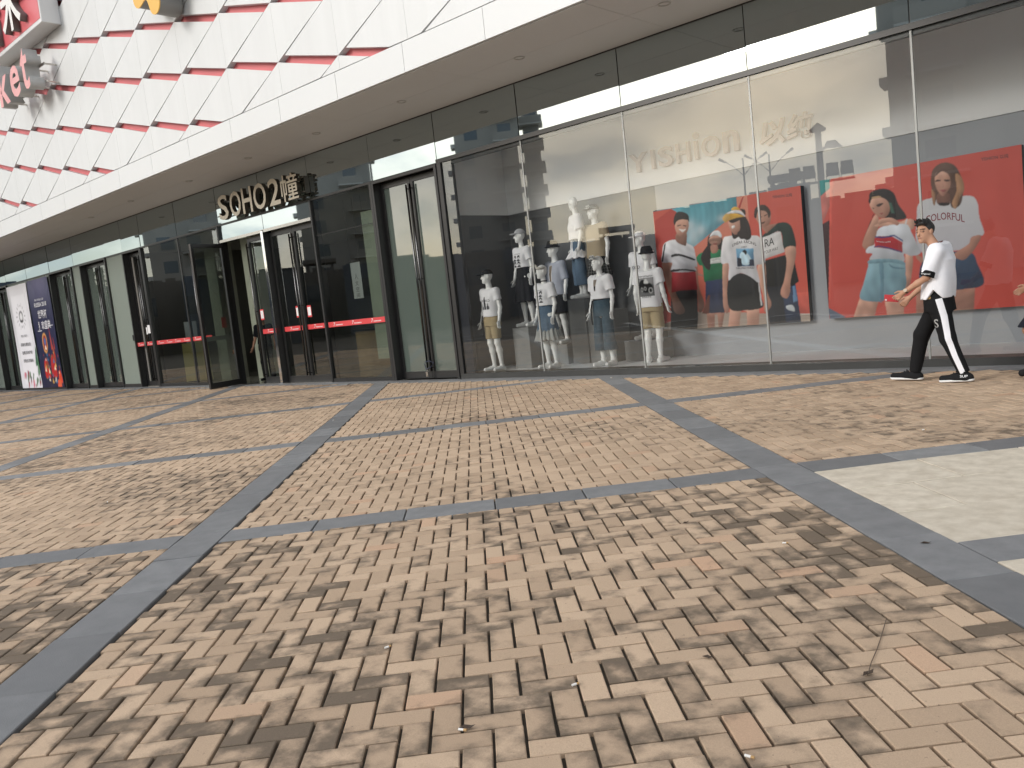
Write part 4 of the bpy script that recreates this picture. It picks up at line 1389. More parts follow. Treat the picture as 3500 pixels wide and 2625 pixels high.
C_TULLE = cloth('grey_tulle', (0.36, 0.37, 0.36))
C_SHOE = mat('white_canvas_shoe', (0.84, 0.85, 0.84), rough=0.6, var=0.2, vscale=12)
C_SOLE = mat('white_rubber_sole', (0.78, 0.78, 0.77), rough=0.5)
INK2 = mat('tee_print_black', (0.02, 0.02, 0.022), rough=0.8)
INK2W = mat('tee_print_white', (0.75, 0.75, 0.75), rough=0.8)

class Fig:
    """joint positions in metres, figure facing -y, x>0 is the viewer's right"""
    def __init__(s, H=1.83, female=False, lean=0.0):
        k = H / 1.83; s.k = k; s.f = female
        sw = 0.165 if female else 0.185
        hw = 0.088 if female else 0.088
        s.J = dict(head=(0, -0.015, 1.715), neck=(0, 0.015, 1.50), sL=(-sw, 0.01, 1.445), sR=(sw, 0.01, 1.445),
                   eL=(-sw - 0.055, 0.025, 1.15), eR=(sw + 0.055, 0.025, 1.15), wL=(-sw - 0.075, -0.045, 0.915), wR=(sw + 0.075, -0.045, 0.915),
                   hL=(-hw, 0.0, 0.93), hR=(hw, 0.0, 0.93), kL=(-hw - 0.012, -0.015, 0.51), kR=(hw + 0.012, -0.015, 0.51),
                   aL=(-hw - 0.02, 0.03, 0.085), aR=(hw + 0.02, 0.03, 0.085), tL=(-hw - 0.05, -0.135, 0.03), tR=(hw + 0.05, -0.135, 0.03), waist=(0, 0.0, 1.1))
        s.hy = 0.0
        for q in s.J: s.J[q] = tuple(np.array(s.J[q]) * k)
        s.headdir = (0, -1)
    def set(s, **kw):
        for q, v in kw.items(): s.J[q] = tuple(v)
        return s
    def body(s, head=True, arms='LR', legs='LR', torso=True, hair=False):
        J = s.J; k = s.k; f = s.f; d = SDF()
        if torso:
            sL, sR, hL, hR = (np.array(J[q]) for q in ('sL', 'sR', 'hL', 'hR'))
            sc, hc = (sL + sR) / 2, (hL + hR) / 2
            up = sc - hc
            d.rc(sL, sR, 0.052 * k, 0.052 * k, 0.05)
            a = math.atan2(sR[1] - sL[1], sR[0] - sL[0])
            w = np.linalg.norm(sR - sL) / 2
            d.el(hc + up * 0.70, (w * 0.92, 0.105 * k, 0.20 * k), 0.06, rz=a)
            d.el(hc + up * 0.36, (w * (0.66 if f else 0.76), 0.088 * k, 0.17 * k), 0.06, rz=a)
            d.el(hc + up * 0.05, (0.165 * k, 0.108 * k, 0.15 * k), 0.06)
            if f:
                n = np.array((math.sin(a), -math.cos(a), 0))
                for sg in (-1, 1):
                    d.el(hc + up * 0.68 + n * 0.075 * k + np.array((math.cos(a), math.sin(a), 0)) * sg * 0.065, (0.055, 0.045, 0.055), 0.03)
            d.rc(np.array(J['neck']) + (0, 0.01, -0.05), (np.array(J['neck']) * 0.35 + np.array(J['head']) * 0.65), 0.062 * k if not f else 0.052 * k, 0.05 * k if not f else 0.042 * k, 0.04)
        if head:
            s.head(d)
        for S in arms:
            a, e, w = (np.array(J[q + S]) for q in 'sew')
            d.rc(a, e, 0.05 * k * (0.86 if f else 1), 0.036 * k * (0.9 if f else 1), 0.03)
            d.rc(e, e * 0.6 + w * 0.4, 0.036 * k * (0.9 if f else 1), 0.036 * k * (0.9 if f else 1), 0.02)
            d.rc(e * 0.6 + w * 0.4, w, 0.036 * k * (0.9 if f else 1), 0.025 * k, 0.02)
            s.hand(d, e, w, S)
        for S in legs:
            h, kn, a, t = (np.array(J[q + S]) for q in 'hkat')
            d.rc(h, kn, 0.088 * k, 0.054 * k, 0.04)
            m_ = kn * 0.68 + a * 0.32
            back = np.array((0, 0.014, 0))
            d.rc(kn, m_ + back, 0.052 * k, 0.054 * k, 0.03)
            d.rc(m_ + back, a, 0.054 * k, 0.034 * k, 0.03)
            d.rc(a + (0, 0, -0.01), t + (0, 0, 0.008), 0.036 * k, 0.026 * k, 0.02)
        return d
    def head(s, d):
        c = np.array(s.J['head']); k = s.k; hx, hy = s.headdir
        F_ = np.array((hx, hy, 0)); U = np.array((0, 0, 1.0)); Rr = np.array((-hy, hx, 0))
        rz = math.atan2(hx, -hy)
        P = lambda r_, f_, u_: c + (Rr * r_ + F_ * f_ + U * u_) * k
        d.el(P(0, -0.012, 0.02), (0.074 * k, 0.094 * k, 0.10 * k), 0.02, rz=rz)
        d.el(P(0, 0.022, -0.045), (0.058 * k, 0.066 * k, 0.075 * k), 0.03, rz=rz)
        d.rc(P(0, 0.068, -0.098), P(0, 0.07, -0.10), 0.02 * k, 0.02 * k, 0.03)
        d.rc(P(0, 0.083, 0.012), P(0, 0.104, -0.028), 0.009 * k, 0.014 * k, 0.014)
        d.rc(P(-0.035, 0.078, 0.026), P(0.035, 0.078, 0.026), 0.012 * k, 0.012 * k, 0.015)
        for q in (-1, 1):
            d.el(P(q * 0.032, 0.096, 0.006), (0.016 * k, 0.016 * k, 0.011 * k), 0.014, kind='s', rz=rz)
            d.el(P(q * 0.032, 0.076, 0.004), (0.013 * k, 0.012 * k, 0.012 * k), 0.006, rz=rz)
            d.el(P(q * 0.078, -0.012, 0.0), (0.010 * k, 0.022 * k, 0.032 * k), 0.008, rz=rz)
        d.rc(P(-0.018, 0.083, -0.062), P(0.018, 0.083, -0.062), 0.009 * k, 0.009 * k, 0.01)
    def hand(s, d, e, w, S):
        k = s.k
        D = (w - e); D = D / np.linalg.norm(D)
        side = np.array((0, -1.0, 0)); side = side - D * (side @ D); side /= np.linalg.norm(side)      # thumb side points forward
        nrm = np.cross(D, side)
        if 'hdir' + S in s.J:
            D = np.array(s.J['hdir' + S]); D = D / np.linalg.norm(D)
            side = np.array(s.J.get('hside' + S, (0, -1, 0)), float); side = side - D * (side @ D); side /= np.linalg.norm(side)
            nrm = np.cross(D, side)
        sg = 1 if S == 'L' else -1
        cur = -nrm * sg if False else nrm * (1 if S == 'L' else -1)
        pa = w + D * 0.085 * k
        for o in (-0.024, -0.008, 0.008, 0.024):
            d.rc(w + D * 0.01, pa + side * o * k, 0.020 * k, 0.0125 * k, 0.012)
        for n, (o, L_) in enumerate(zip((0.029, 0.010, -0.010, -0.028), (0.072, 0.08, 0.073, 0.058))):
            c = getattr(s, 'curl' + S, 0.35) * (1 + 0.12 * n)
            p0 = pa + side * o * k
            p1 = p0 + (D * math.cos(c * 0.6) + cur * math.sin(c * 0.6)) * L_ * 0.5 * k
            p2 = p1 + (D * math.cos(c * 1.8) + cur * math.sin(c * 1.8)) * L_ * 0.5 * k
            d.rc(p0, p1, 0.0098 * k, 0.0088 * k, 0.004); d.rc(p1, p2, 0.0088 * k, 0.0072 * k, 0.004)
        b = w + D * 0.022 * k + side * 0.022 * k
        t1 = b + (D * 0.72 + side * 0.62 + cur * 0.25) * 0.042 * k
        t2 = t1 + (D * 0.9 + side * 0.2 + cur * 0.35) * 0.034 * k
        d.rc(b, t1, 0.0135 * k, 0.0105 * k, 0.008); d.rc(t1, t2, 0.0105 * k, 0.0082 * k, 0.004)

    # ---- clothes
    def tee(s, hem, sleeve=0.5, ease=0.028, neck=0.0, fold=0.004, seed=1, crop=None, hemw=1.0, sl_w=1.0):
        J = s.J; k = s.k; d = SDF()
        sL, sR, hL, hR = (np.array(J[q]) for q in ('sL', 'sR', 'hL', 'hR'))
        sc, hc = (sL + sR) / 2, (hL + hR) / 2
        w = np.linalg.norm(sR - sL) / 2; f = s.f
        z1 = sc[2] + 0.03 * k
        def at(z):
            t = (z - hc[2]) / (sc[2] - hc[2]); return hc + (sc - hc) * t
        rows = []
        for t, rx, ry in ((0, 0.165 * hemw, 0.118 * hemw), (0.33, 0.155 * hemw if not f else 0.145 * hemw, 0.113 * hemw), (0.66, w / k * 0.93, 0.118), (0.88, w / k * 0.99, 0.098), (1, w / k * 0.9, 0.075)):
            z = hem + (z1 - hem) * t; c = at(z)
            rows.append((z, c[0], c[1], rx * k + ease * (1 - 0.55 * t), ry * k + ease * (1 - 0.5 * t)))
        d.loft(rows, 0.03)
        d.rc(sL, sR, 0.066 * k, 0.066 * k, 0.05)
        if f:
            for sg in (-1, 1):
                d.el(hc + (sc - hc) * 0.66 + (sg * 0.065, -0.085, 0), (0.06, 0.05, 0.06), 0.05)
        for S in 'LR':
            a, e, w_ = (np.array(J[q + S]) for q in 'sew')
            if sleeve <= 1: p = a + (e - a) * sleeve
            else: p = e + (w_ - e) * (sleeve - 1)
            q = (p - a) / np.linalg.norm(p - a)
            if sleeve <= 1:
                d.crc(a, p + q * 0.06, 0.064 * k * sl_w, 0.068 * k * sl_w, p, q, 0.035)
            else:
                d.rc(a, e, 0.062 * k * sl_w, 0.052 * k * sl_w, 0.035); d.crc(e, p + q * 0.05, 0.052 * k * sl_w, 0.046 * k * sl_w, p, q, 0.02)
        n = np.array(J['neck'])
        d.el(n + (0, -0.02, 0.055), (0.075 * k, 0.075 * k, 0.07 * k + neck), 0.01, kind='s')
        d.half((0, 0, hem), (0, 0, -1))
        d.noise = fold_noise(fold, 13, seed)
        return d
    def shorts(s, hem, top=None, ease=0.03, flare=0.0, fold=0.004, seed=2, kk=0.03):
        J = s.J; k = s.k; d = SDF()
        top = top or J['hL'][2] + 0.12 * k
        hc = (np.array(J['hL']) + np.array(J['hR'])) / 2
        d.loft([(hc[2] - 0.10 * k, hc[0], hc[1] + .005, 0.172 * k + ease * .6, 0.118 * k + ease * .5), (hc[2], hc[0], hc[1], 0.17 * k + ease * .4, 0.118 * k + ease * .4), (top, hc[0], hc[1], 0.15 * k + ease * .3, 0.102 * k + ease * .3)], 0.04)
        for S in 'LR':
            h, kn, a = (np.array(J[q + S]) for q in 'hka')
            e0, e1 = 0.088 * k + ease * .5, 0.06 * k + ease + flare
            if hem > kn[2] - 0.02:
                d.rc(h, kn, e0, e1, 0.03)
            else:
                t = (kn[2] - hem + .05) / (kn[2] - a[2]); p = kn + (a - kn) * t
                d.rc(h, kn, e0, e1 - flare * .3, kk); d.rc(kn, p, e1 - flare * .3, e1 * 0.92 + flare * .7, kk)
        d.half((0, 0, hem), (0, 0, -1)); d.half((0, 0, top), (0, 0, 1))
        d.noise = fold_noise(fold, 12, seed, (1, 1, 0.25))
        return d
    def skirt(s, hem, top, r1, fold=0.01, seed=3, k_=0.85):
        hc = (np.array(s.J['hL']) + np.array(s.J['hR'])) / 2; k = s.k; d = SDF()
        zz = hc[2] - 0.06
        d.loft([(hem, hc[0], hc[1], r1, r1 * k_), ((hem + zz) / 2, hc[0], hc[1], (r1 + 0.19 * k) / 2, (r1 * k_ + 0.145 * k) / 2), (zz, hc[0], hc[1], 0.185 * k, 0.135 * k), (hc[2] + .03, hc[0], hc[1], 0.172 * k, 0.125 * k), (top, hc[0], hc[1], 0.138 * k, 0.10 * k)], 0.02, p=2.0)
        if fold:
            def nz(x, y, z, hc=hc):
                a = np.arctan2(y - hc[1], x - hc[0]); g = np.clip((top - z) / (top - hem), 0, 1)
                return fold * np.sin(a * 11 + seed) * g
            d.noise = nz
        return d
    def shoe_mesh(s, S, hi=0.0):
        J = s.J; k = s.k
        a, t = np.array(J['a' + S]), np.array(J['t' + S])
        D = t - a; D[2] = 0; D = D / np.linalg.norm(D); g = min(a[2] - 0.085 * k, t[2] - 0.03 * k) if False else t[2] - 0.03 * k
        rz = math.atan2(D[0], -D[1])
        heel = a + D * -0.012; heel = np.array((heel[0], heel[1], a[2] - 0.085 * k))
        d = SDF()
        b = heel - D * 0.03 + (0, 0, 0.035); f_ = t + D * 0.03 + (0, 0, 0.01)
        d.rc(b, f_, 0.044, 0.036, 0.02); d.rc(b + D * 0.02, (b + f_) / 2 + (0, 0, 0.012), 0.044, 0.042, 0.03)
        d.rc(a + (0, 0, -0.03), a + (0, 0, 0.005 + hi), 0.047, 0.046, 0.02)
        zc = (b[2] + f_[2]) / 2 - 0.035
        sl = (f_[2] - 0.035 - (b[2] - 0.035))
        L_ = np.linalg.norm((f_ - b)[:2])
        n = np.array((D[0] * sl / L_, D[1] * sl / L_, -1.0))
        d.half((b[0], b[1], b[2] - 0.036), n)
        so = SDF(); so.rc(b - (0, 0, .012), f_ - (0, 0, .014), 0.047, 0.039, 0.01)
        so.half((b[0], b[1], b[2] - 0.037), n)
        so.half((b[0], b[1], b[2] - 0.012), -n * np.array((1, 1, 1)))
        return d, so

def figure_root(name, x, y, z, yaw, label, cat, group):
    return empty(name, (x, y, z), yaw, label=label, cat=cat, group=group)

def cap_parts(fg, root, m_, brim_dir=None, tilt=0.0):
    c = np.array(fg.J['head']); k = fg.k; hx, hy = brim_dir or fg.headdir
    F_ = np.array((hx, hy, 0)); rz = math.atan2(hx, -hy)
    d = SDF()
    d.el(c + (0, 0, 0.045 * k) - F_ * 0.012, (0.088 * k, 0.108 * k, 0.095 * k), 0.01, rz=rz)
    d.half(c + (0, 0, 0.045 * k), (0, 0, -1))
    d.el(c + F_ * 0.115 * k + (0, 0, 0.045 * k), (0.072 * k, 0.075 * k, 0.014), 0.015, rz=rz)
    sdf_obj('cap', d, 0.007, m_, root)
def hat_parts(fg, root, m_):
    c = np.array(fg.J['head']); k = fg.k
    d = SDF()
    d.loft([(c[2] + 0.05 * k, c[0], c[1], 0.092, 0.112), (c[2] + 0.12 * k, c[0], c[1], 0.088, 0.105), (c[2] + 0.165 * k, c[0], c[1], 0.062, 0.085)], 0.02)
    d.el(c + (0, 0, 0.055 * k), (0.135 * k, 0.158 * k, 0.016), 0.02)
    d.el(c + (0, 0, 0.185 * k), (0.018, 0.07, 0.022), 0.02, kind='s')
    sdf_obj('hat', d, 0.007, m_, root)
def glasses(fg, root, m_, up=0.10, lens=None):
    c = np.array(fg.J['head']); k = fg.k; hx, hy = fg.headdir
    F_ = np.array((hx, hy, 0)); Rr = np.array((-hy, hx, 0)); b = MB(); ln = MB()
    for s_ in (-1, 1):
        o = c + Rr * s_ * 0.04 + F_ * 0.10 + np.array((0, 0, up))
        pts = [o + Rr * 0.033 * math.cos(a) + np.array((0, 0, 1)) * 0.029 * math.sin(a) - F_ * 0.012 * math.sin(a) for a in np.linspace(0, 2 * math.pi, 13)]
        b.tube([Vector(p) for p in pts], 0.0085, 6); ln.add([tuple(p) for p in pts[:-1]], [tuple(range(12))])
        b.tube([Vector(c + Rr * s_ * 0.072 + F_ * 0.09 + np.array((0, 0, up))), Vector(c + Rr * s_ * 0.085 - F_ * 0.03 + np.array((0, 0, up - 0.02)))], 0.005, 6)
    gl_ = b.build('sunglasses', m_, root, smooth=True)
    ln.build('lens', mat('dark_lens', (0.02, 0.02, 0.022), rough=0.1), gl_)
def shoes(fg, root, m_=None, sole=None, vs=0.007, hi=0.0, legs='LR'):
    for S in legs:
        d, so = fg.shoe_mesh(S, hi)
        sh = sdf_obj('shoe', d, vs, m_ or C_SHOE, root)
        if sole: sdf_obj('shoe_sole', so, vs, sole, sh)
def front_print(root, sdf, x0, x1, z0, z1, draw, back=False, nx=36, nz=40, name='shirt_print'):
    P = Print(x0, x1, z0, z1, nx, nz, (232, 232, 236))
    draw(P)
    sg = -1 if back else 1
    def fn(V):
        q = V.copy(); q[:, 1] = -0.45 * sg
        return wrap(q, (0, sg, 0), sdf, 0.002)
    o = P.build(name, 0, cloth_print_mat, root, fn)
    if back:
        me = o.data
        me.flip_normals()
    return o
def shirt_text(root, sdf, body, x0, x1, z0, z1, m_=None, back=False, off=0.0):
    sg = -1 if back else 1
    def mp_(w):
        q = w.copy(); q[:, 1] = -0.45 * sg
        if back: q[:, 0] = (x0 + x1) - q[:, 0]
        return wrap(q, (0, sg, 0), sdf, 0.0032)
    return text_on('shirt_lettering', body, m_ or INK2, (x0, x1, z0, z1), 0, root, map_=mp_, offset=off)

GRP = 'white mannequins dressed in the display window'
VS = 0.0085
def stand(root, hgt=0.0):
    pass
def faces4(P):
    """four dark haired portrait blocks in two rows"""
    x0, x1, z0, z1 = P.x[0], P.x[-1], P.z[0], P.z[-1]; w = (x1 - x0) / 2; h = (z1 - z0) / 2
    for i in range(2):
        for j in range(2):
            cx, cz = x0 + w * (i + .5), z0 + h * (j + .5)
            P.poly([(cx - w * .36, cz + h * .1), (cx - w * .2, cz + h * .42), (cx + w * .22, cz + h * .42), (cx + w * .36, cz + h * .05), (cx + w * .2, cz - h * .1), (cx - w * .2, cz - h * .1)], (22, 22, 26))
            P.poly([(cx - w * .16, cz + h * .12), (cx + w * .16, cz + h * .15), (cx + w * .12, cz - h * .16), (cx - w * .1, cz - h * .16)], (225, 225, 228))
            P.poly([(cx - w * .42, cz - h * .46), (cx - w * .2, cz - h * .2), (cx + w * .2, cz - h * .2), (cx + w * .42, cz - h * .46)], (24, 24, 30))

def strap(root, pts, name='belt_strap', txt=None):
    b = MB(); b.tube(pts, 0.012, 6); o = b.build(name, C_BLACK, root, smooth=True)
    return o

# 1: black cap, white tee, tan shorts
fg = Fig(1.84); fg.headdir = (-0.45, -0.893)
r = figure_root('mannequin', 0.60, 0.30, 0.095, R(-8), 'front mannequin in a black cap, white print tee and tan shorts with belt', 'mannequin', GRP)
sdf_obj('body', fg.body(), VS, MANQ, r)
t = fg.tee(1.0, 0.55, 0.016, seed=4); tee_o = sdf_obj('tee_shirt', t, VS, C_WHITE, r)
sdf_obj('shorts', fg.shorts(0.60, 1.05, 0.018, seed=5), VS, C_TAN, r)
cap_parts(fg, r, C_BLACK); shoes(fg, r)
def dr(P):
    x0, x1, z0, z1 = P.x[0], P.x[-1], P.z[0], P.z[-1]
    for cx, hh in ((0.2, .55), (0.5, 1.0), (0.8, .6)):
        X = x0 + (x1 - x0) * cx; Z = z0 + (z1 - z0) * hh * 0.62
        P.poly([(X - .03, z0 + .005), (X - .03, Z - .03), (X, Z), (X + .03, Z - .03), (X + .03, z0 + .005)], (70, 70, 76) if cx != .5 else (26, 26, 30), False)
        P.blob((X, Z + .01), (.018, .02), (60, 60, 64), .9)
    P.poly([(x0 + .09, z0 + .12), (x0 + .10, z1 - .01), (x0 + .13, z1), (x0 + .14, z0 + .12)], (24, 24, 28), False)
front_print(tee_o, t, -0.13, 0.115, 1.13, 1.37, dr)
shirt_text(tee_o, t, 'THE WILD', -0.13, 0.12, 1.27, 1.315)
b = MB(); n = 20
for a in range(n):
    pass
bl = SDF(); bl.loft([(1.0, 0, 0, 0.166, 0.122), (1.035, 0, 0, 0.164, 0.120)]); sdf_obj('belt', bl, 0.007, C_BLACK, r)
strap(r, [(-0.115, -0.125, 1.03), (-0.125, -0.145, 0.9), (-0.12, -0.145, 0.75), (-0.118, -0.14, 0.66)])

# 2: straw coloured headscarf, white tee, denim skirt with tulle hem
fg = Fig(1.80, True); fg.headdir = (-0.35, -0.937)
fg.set(wR=(0.235, -0.06, 0.90), eR=(0.215, 0.03, 1.13))
r = figure_root('mannequin', 1.81, 0.42, 0.095, R(-10), 'front woman mannequin in a white tee and denim skirt with a ruffled tulle hem', 'mannequin', GRP)
sdf_obj('body', fg.body(), VS, MANQ, r)
t = fg.tee(1.10, 0.62, 0.03, seed=9, sl_w=1.15); tee_o = sdf_obj('tee_shirt', t, VS, C_WHITE, r)
sdf_obj('skirt', fg.skirt(0.66, 1.13, 0.215, 0.004, 1), VS, C_DENIM, r)
tu = SDF(); tu.loft([(0.50, 0, 0, 0.275, 0.235), (0.60, 0, 0, 0.235, 0.20), (0.68, 0, 0, 0.212, 0.18)], p=2.0)
tu.noise = lambda x, y, z: 0.012 * np.sin(np.arctan2(y, x) * 19) + 0.012 * np.sin(np.arctan2(y, x) * 5)
sdf_obj('ruffle', tu, VS, C_TULLE, r)
shoes(fg, r, None, None)
front_print(tee_o, t, -0.105, 0.095, 1.15, 1.36, faces4)
shirt_text(tee_o, t, 'GOOD VIBRATION', -0.09, 0.08, 1.36, 1.378)
ch = SDF(); ch.loft([(1.515, 0, 0.01, 0.056, 0.058), (1.533, 0, 0.008, 0.055, 0.057)]); sdf_obj('choker', ch, 0.006, C_BLACK, r)
bw = SDF(); c = np.array(fg.J['head'])
bw.rc(c + (-0.06, -0.06, 0.095), c + (-0.17, -0.10, 0.115), 0.018, 0.008, .02); bw.rc(c + (-0.06, -0.06, 0.10), c + (-0.12, -0.08, 0.165), 0.018, 0.006, .02)
bw.el(c + (0, -0.012, 0.06), (0.082, 0.10, 0.03), .02)
sdf_obj('headscarf', bw, 0.007, cloth('cream_scarf', (0.62, 0.60, 0.55)), r)

# 3: sunglasses on the head, white open shirt, wide teal jeans
fg = Fig(1.82, True); fg.headdir = (-0.35, -0.937)
r = figure_root('mannequin', 2.955, 0.50, 0.095, R(-6), 'front woman mannequin in a white open shirt and wide cropped dark jeans', 'mannequin', GRP)
sdf_obj('body', fg.body(), VS, MANQ, r)
t = fg.tee(1.12, 0.62, 0.034, neck=0.03, seed=14, sl_w=1.18); tee_o = sdf_obj('shirt', t, VS, C_WHITE, r)
P_nt = lambda P: (P.poly([(P.x[0], P.z[-1]), (P.x[-1], P.z[-1]), ((P.x[0] + P.x[-1]) / 2 + .012, P.z[0]), ((P.x[0] + P.x[-1]) / 2 - .012, P.z[0])], (134, 122, 112), False),
                  P.poly([(-.012, P.z[0] + .01), (.012, P.z[0] + .01), (.02, P.z[0] + .08), (-.02, P.z[0] + .08)], (40, 40, 46), False))
front_print(tee_o, t, -0.04, 0.035, 1.25, 1.44, P_nt, name='vest_opening')
cl = SDF(); cl.rc((-0.075, -0.03, 1.50), (-0.02, -0.095, 1.445), 0.02, 0.014, .01); cl.rc((0.075, -0.03, 1.50), (0.02, -0.095, 1.445), 0.02, 0.014, .01); cl.rc((-0.075, -0.02, 1.50), (-0.05, 0.07, 1.52), .02, .02, .01); cl.rc((0.075, -0.02, 1.50), (0.05, 0.07, 1.52), .02, .02, .01)
sdf_obj('collar', cl, 0.007, C_WHITE, tee_o)
sdf_obj('jeans', fg.shorts(0.265, 1.13, 0.012, 0.034, 0.004, 6, kk=0.008), VS, C_DENIMG, r)
shoes(fg, r, None, None, hi=0.03)
glasses(fg, r, mat('white_frame', (0.7, 0.7, 0.68), rough=0.4))
bl = SDF(); bl.loft([(1.095, 0, 0, 0.152, 0.112), (1.125, 0, 0, 0.15, 0.110)]); sdf_obj('belt', bl, 0.007, C_BLACK, r)
strap(r, [(-0.10, -0.115, 1.10), (-0.12, -0.15, 0.95), (-0.115, -0.155, 0.8), (-0.11, -0.155, 0.70)])
shirt = None

# 4: seen from behind: black hat, white tee with photo print, tan shorts
fg = Fig(1.83)
r = figure_root('mannequin', 3.72, 0.78, 0.095, R(180 + 8), 'mannequin turned to the wall in a black hat, white tee and tan shorts', 'mannequin', GRP)
sdf_obj('body', fg.body(), VS, MANQ, r)
t = fg.tee(0.90, 0.58, 0.03, seed=21, sl_w=1.1); tee_o = sdf_obj('tee_shirt', t, VS, C_WHITE, r)
sdf_obj('shorts', fg.shorts(0.555, 1.05, 0.028, 0.01, seed=22), VS, C_TAN, r)
hat_parts(fg, r, C_BLACK); shoes(fg, r)
def dr(P):
    x0, x1, z0, z1 = P.x[0], P.x[-1], P.z[0], P.z[-1]; w = x1 - x0; h = z1 - z0
    P.C[:] = lin((112, 112, 114))[:3]
    P.poly([(x0, z1), (x1, z1), (x1, z0 + h * .72), (x0, z0 + h * .62)], (150, 150, 152), False)
    P.poly([(x0 + w * .08, z0 + h * .25), (x0 + w * .1, z0 + h * .6), (x0 + w * .4, z0 + h * .78), (x0 + w * .72, z0 + h * .92), (x0 + w * .95, z0 + h * .75), (x0 + w * .95, z0 + h * .4), (x0 + w * .6, z0 + h * .2)], (26, 26, 28))
    for cx, cz, rr in ((.2, .3, .16), (.78, .38, .11), (.55, .42, .10)):
        cc_ = [(x0 + w * cx + rr * w * math.cos(a) * .8, z0 + h * cz + rr * h * math.sin(a)) for a in np.linspace(0, 6.28, 10)[:-1]]
        P.poly(cc_, (200, 200, 200)); P.poly([((a - x0 - w * cx) * .7 + x0 + w * cx, (b_ - z0 - h * cz) * .7 + z0 + h * cz) for a, b_ in cc_], (24, 24, 24))
    P.poly([(x0 + w * .3, z0 + h * .7), (x0 + w * .5, z0 + h * .95), (x0 + w * .62, z0 + h * .72)], (214, 214, 214))
front_print(tee_o, t, -0.135, 0.12, 1.08, 1.375, dr, back=True)
shirt_text(tee_o, t, 'POINT DESTINATION', -0.125, 0.115, 1.385, 1.412, back=True)
shirt_text(tee_o, t, 'RACING OFFER', -0.085, 0.075, 1.055, 1.08, back=True)

# 5: rear left, grey cap, print tee, black skirt
fg = Fig(1.76, True); fg.headdir = (-0.45, -0.893)
r = figure_root('mannequin', 1.05, 0.80, 0.836, R(-8), 'raised woman mannequin in a grey cap, print tee and long black skirt', 'mannequin', GRP)
sdf_obj('body', fg.body(), VS, MANQ, r)
t = fg.tee(1.08, 0.62, 0.028, seed=31, sl_w=1.1); tee_o = sdf_obj('tee_shirt', t, VS, C_WHITE, r)
sdf_obj('skirt', fg.skirt(0.46, 1.12, 0.245, 0.012, 3), VS, C_BLACK, r)
cap_parts(fg, r, C_GREY); shoes(fg, r, None, None)
front_print(tee_o, t, -0.105, 0.095, 1.09, 1.31, faces4)
shirt_text(tee_o, t, 'GOOD VIBRATION', -0.09, 0.08, 1.32, 1.338)

# 6: man in a pale blue shirt and black shorts, dark hat
fg = Fig(1.83); fg.headdir = (-0.5, -0.866)
r = figure_root('mannequin', 1.50, 1.16, 0.456, R(-10), 'man mannequin in a small dark hat, pale blue shirt and black shorts', 'mannequin', GRP)
sdf_obj('body', fg.body(), VS, MANQ, r)
t = fg.tee(0.90, 0.92, 0.035, neck=0.02, seed=41); tee_o = sdf_obj('shirt', t, VS, C_BLUE, r)
front_print(tee_o, t, -0.045, 0.04, 1.02, 1.44, lambda P: P.poly([(P.x[0], P.z[-1]), (P.x[-1], P.z[-1]), (.012, P.z[0]), (-.012, P.z[0])], (128, 116, 104), False), name='vest_opening')
sdf_obj('shorts', fg.shorts(0.56, 1.04, 0.03, seed=42), VS, C_BLACK, r)
hat_parts(fg, r, C_BLACK); shoes(fg, r)

# 7: woman in a white blouse over cropped jeans, tallest plinth, seen side on
fg = Fig(1.80, True); fg.headdir = (-0.95, -0.31)
r = figure_root('mannequin', 2.02, 1.22, 1.241, R(-38), 'highest woman mannequin in a long white blouse over cropped blue jeans', 'mannequin', GRP)
sdf_obj('body', fg.body(), VS, MANQ, r)
sdf_obj('blouse', fg.tee(1.05, 0.7, 0.03, seed=51, sl_w=1.25), VS, C_WHITE, r)
sdf_obj('peplum', fg.skirt(0.72, 1.12, 0.27, 0.012, 4), VS, C_WHITE, r)
sdf_obj('jeans', fg.shorts(0.24, 1.05, 0.012, 0.04, 0.004, 8), VS, C_DENIM, r)
shoes(fg, r, None, None, hi=0.03)

# 8: man in a sand tee with a plaid shirt tied at the waist
fg = Fig(1.83); fg.headdir = (-0.4, -0.917)
r = figure_root('mannequin', 2.42, 1.24, 1.001, R(-6), 'raised man mannequin in a dark cap with white glasses and a sand tee', 'mannequin', GRP)
sdf_obj('body', fg.body(), VS, MANQ, r)
t = fg.tee(0.93, 0.62, 0.035, seed=61, sl_w=1.1); tee_o = sdf_obj('tee_shirt', t, VS, C_TANTEE, r)
shirt_text(tee_o, t, 'VELOCITY', -0.10, 0.09, 1.20, 1.25, INK2W)
cap_parts(fg, r, cloth('dark_grey_cap', (0.07, 0.07, 0.075))); shoes(fg, r)
glasses(fg, r, mat('white_frame', (0.7, 0.7, 0.68)), up=0.085)
def plaid(V):
    c = np.full((len(V), 3), 0.02)
    a = np.arctan2(V[:, 1], V[:, 0]) * 0.2
    for q in (a, V[:, 2]):
        c[(np.abs((q / 0.05) % 1 - 0.5) < 0.13)] += 0.10
    return c
sdf_obj('tied_plaid_shirt', fg.skirt(0.62, 1.0, 0.235, 0.016, 5), VS, cloth_print_mat, r, colfn=plaid)
sdf_obj('trousers', fg.shorts(0.2, 0.99, 0.012, 0.0, seed=63), VS, C_BLACK, r)

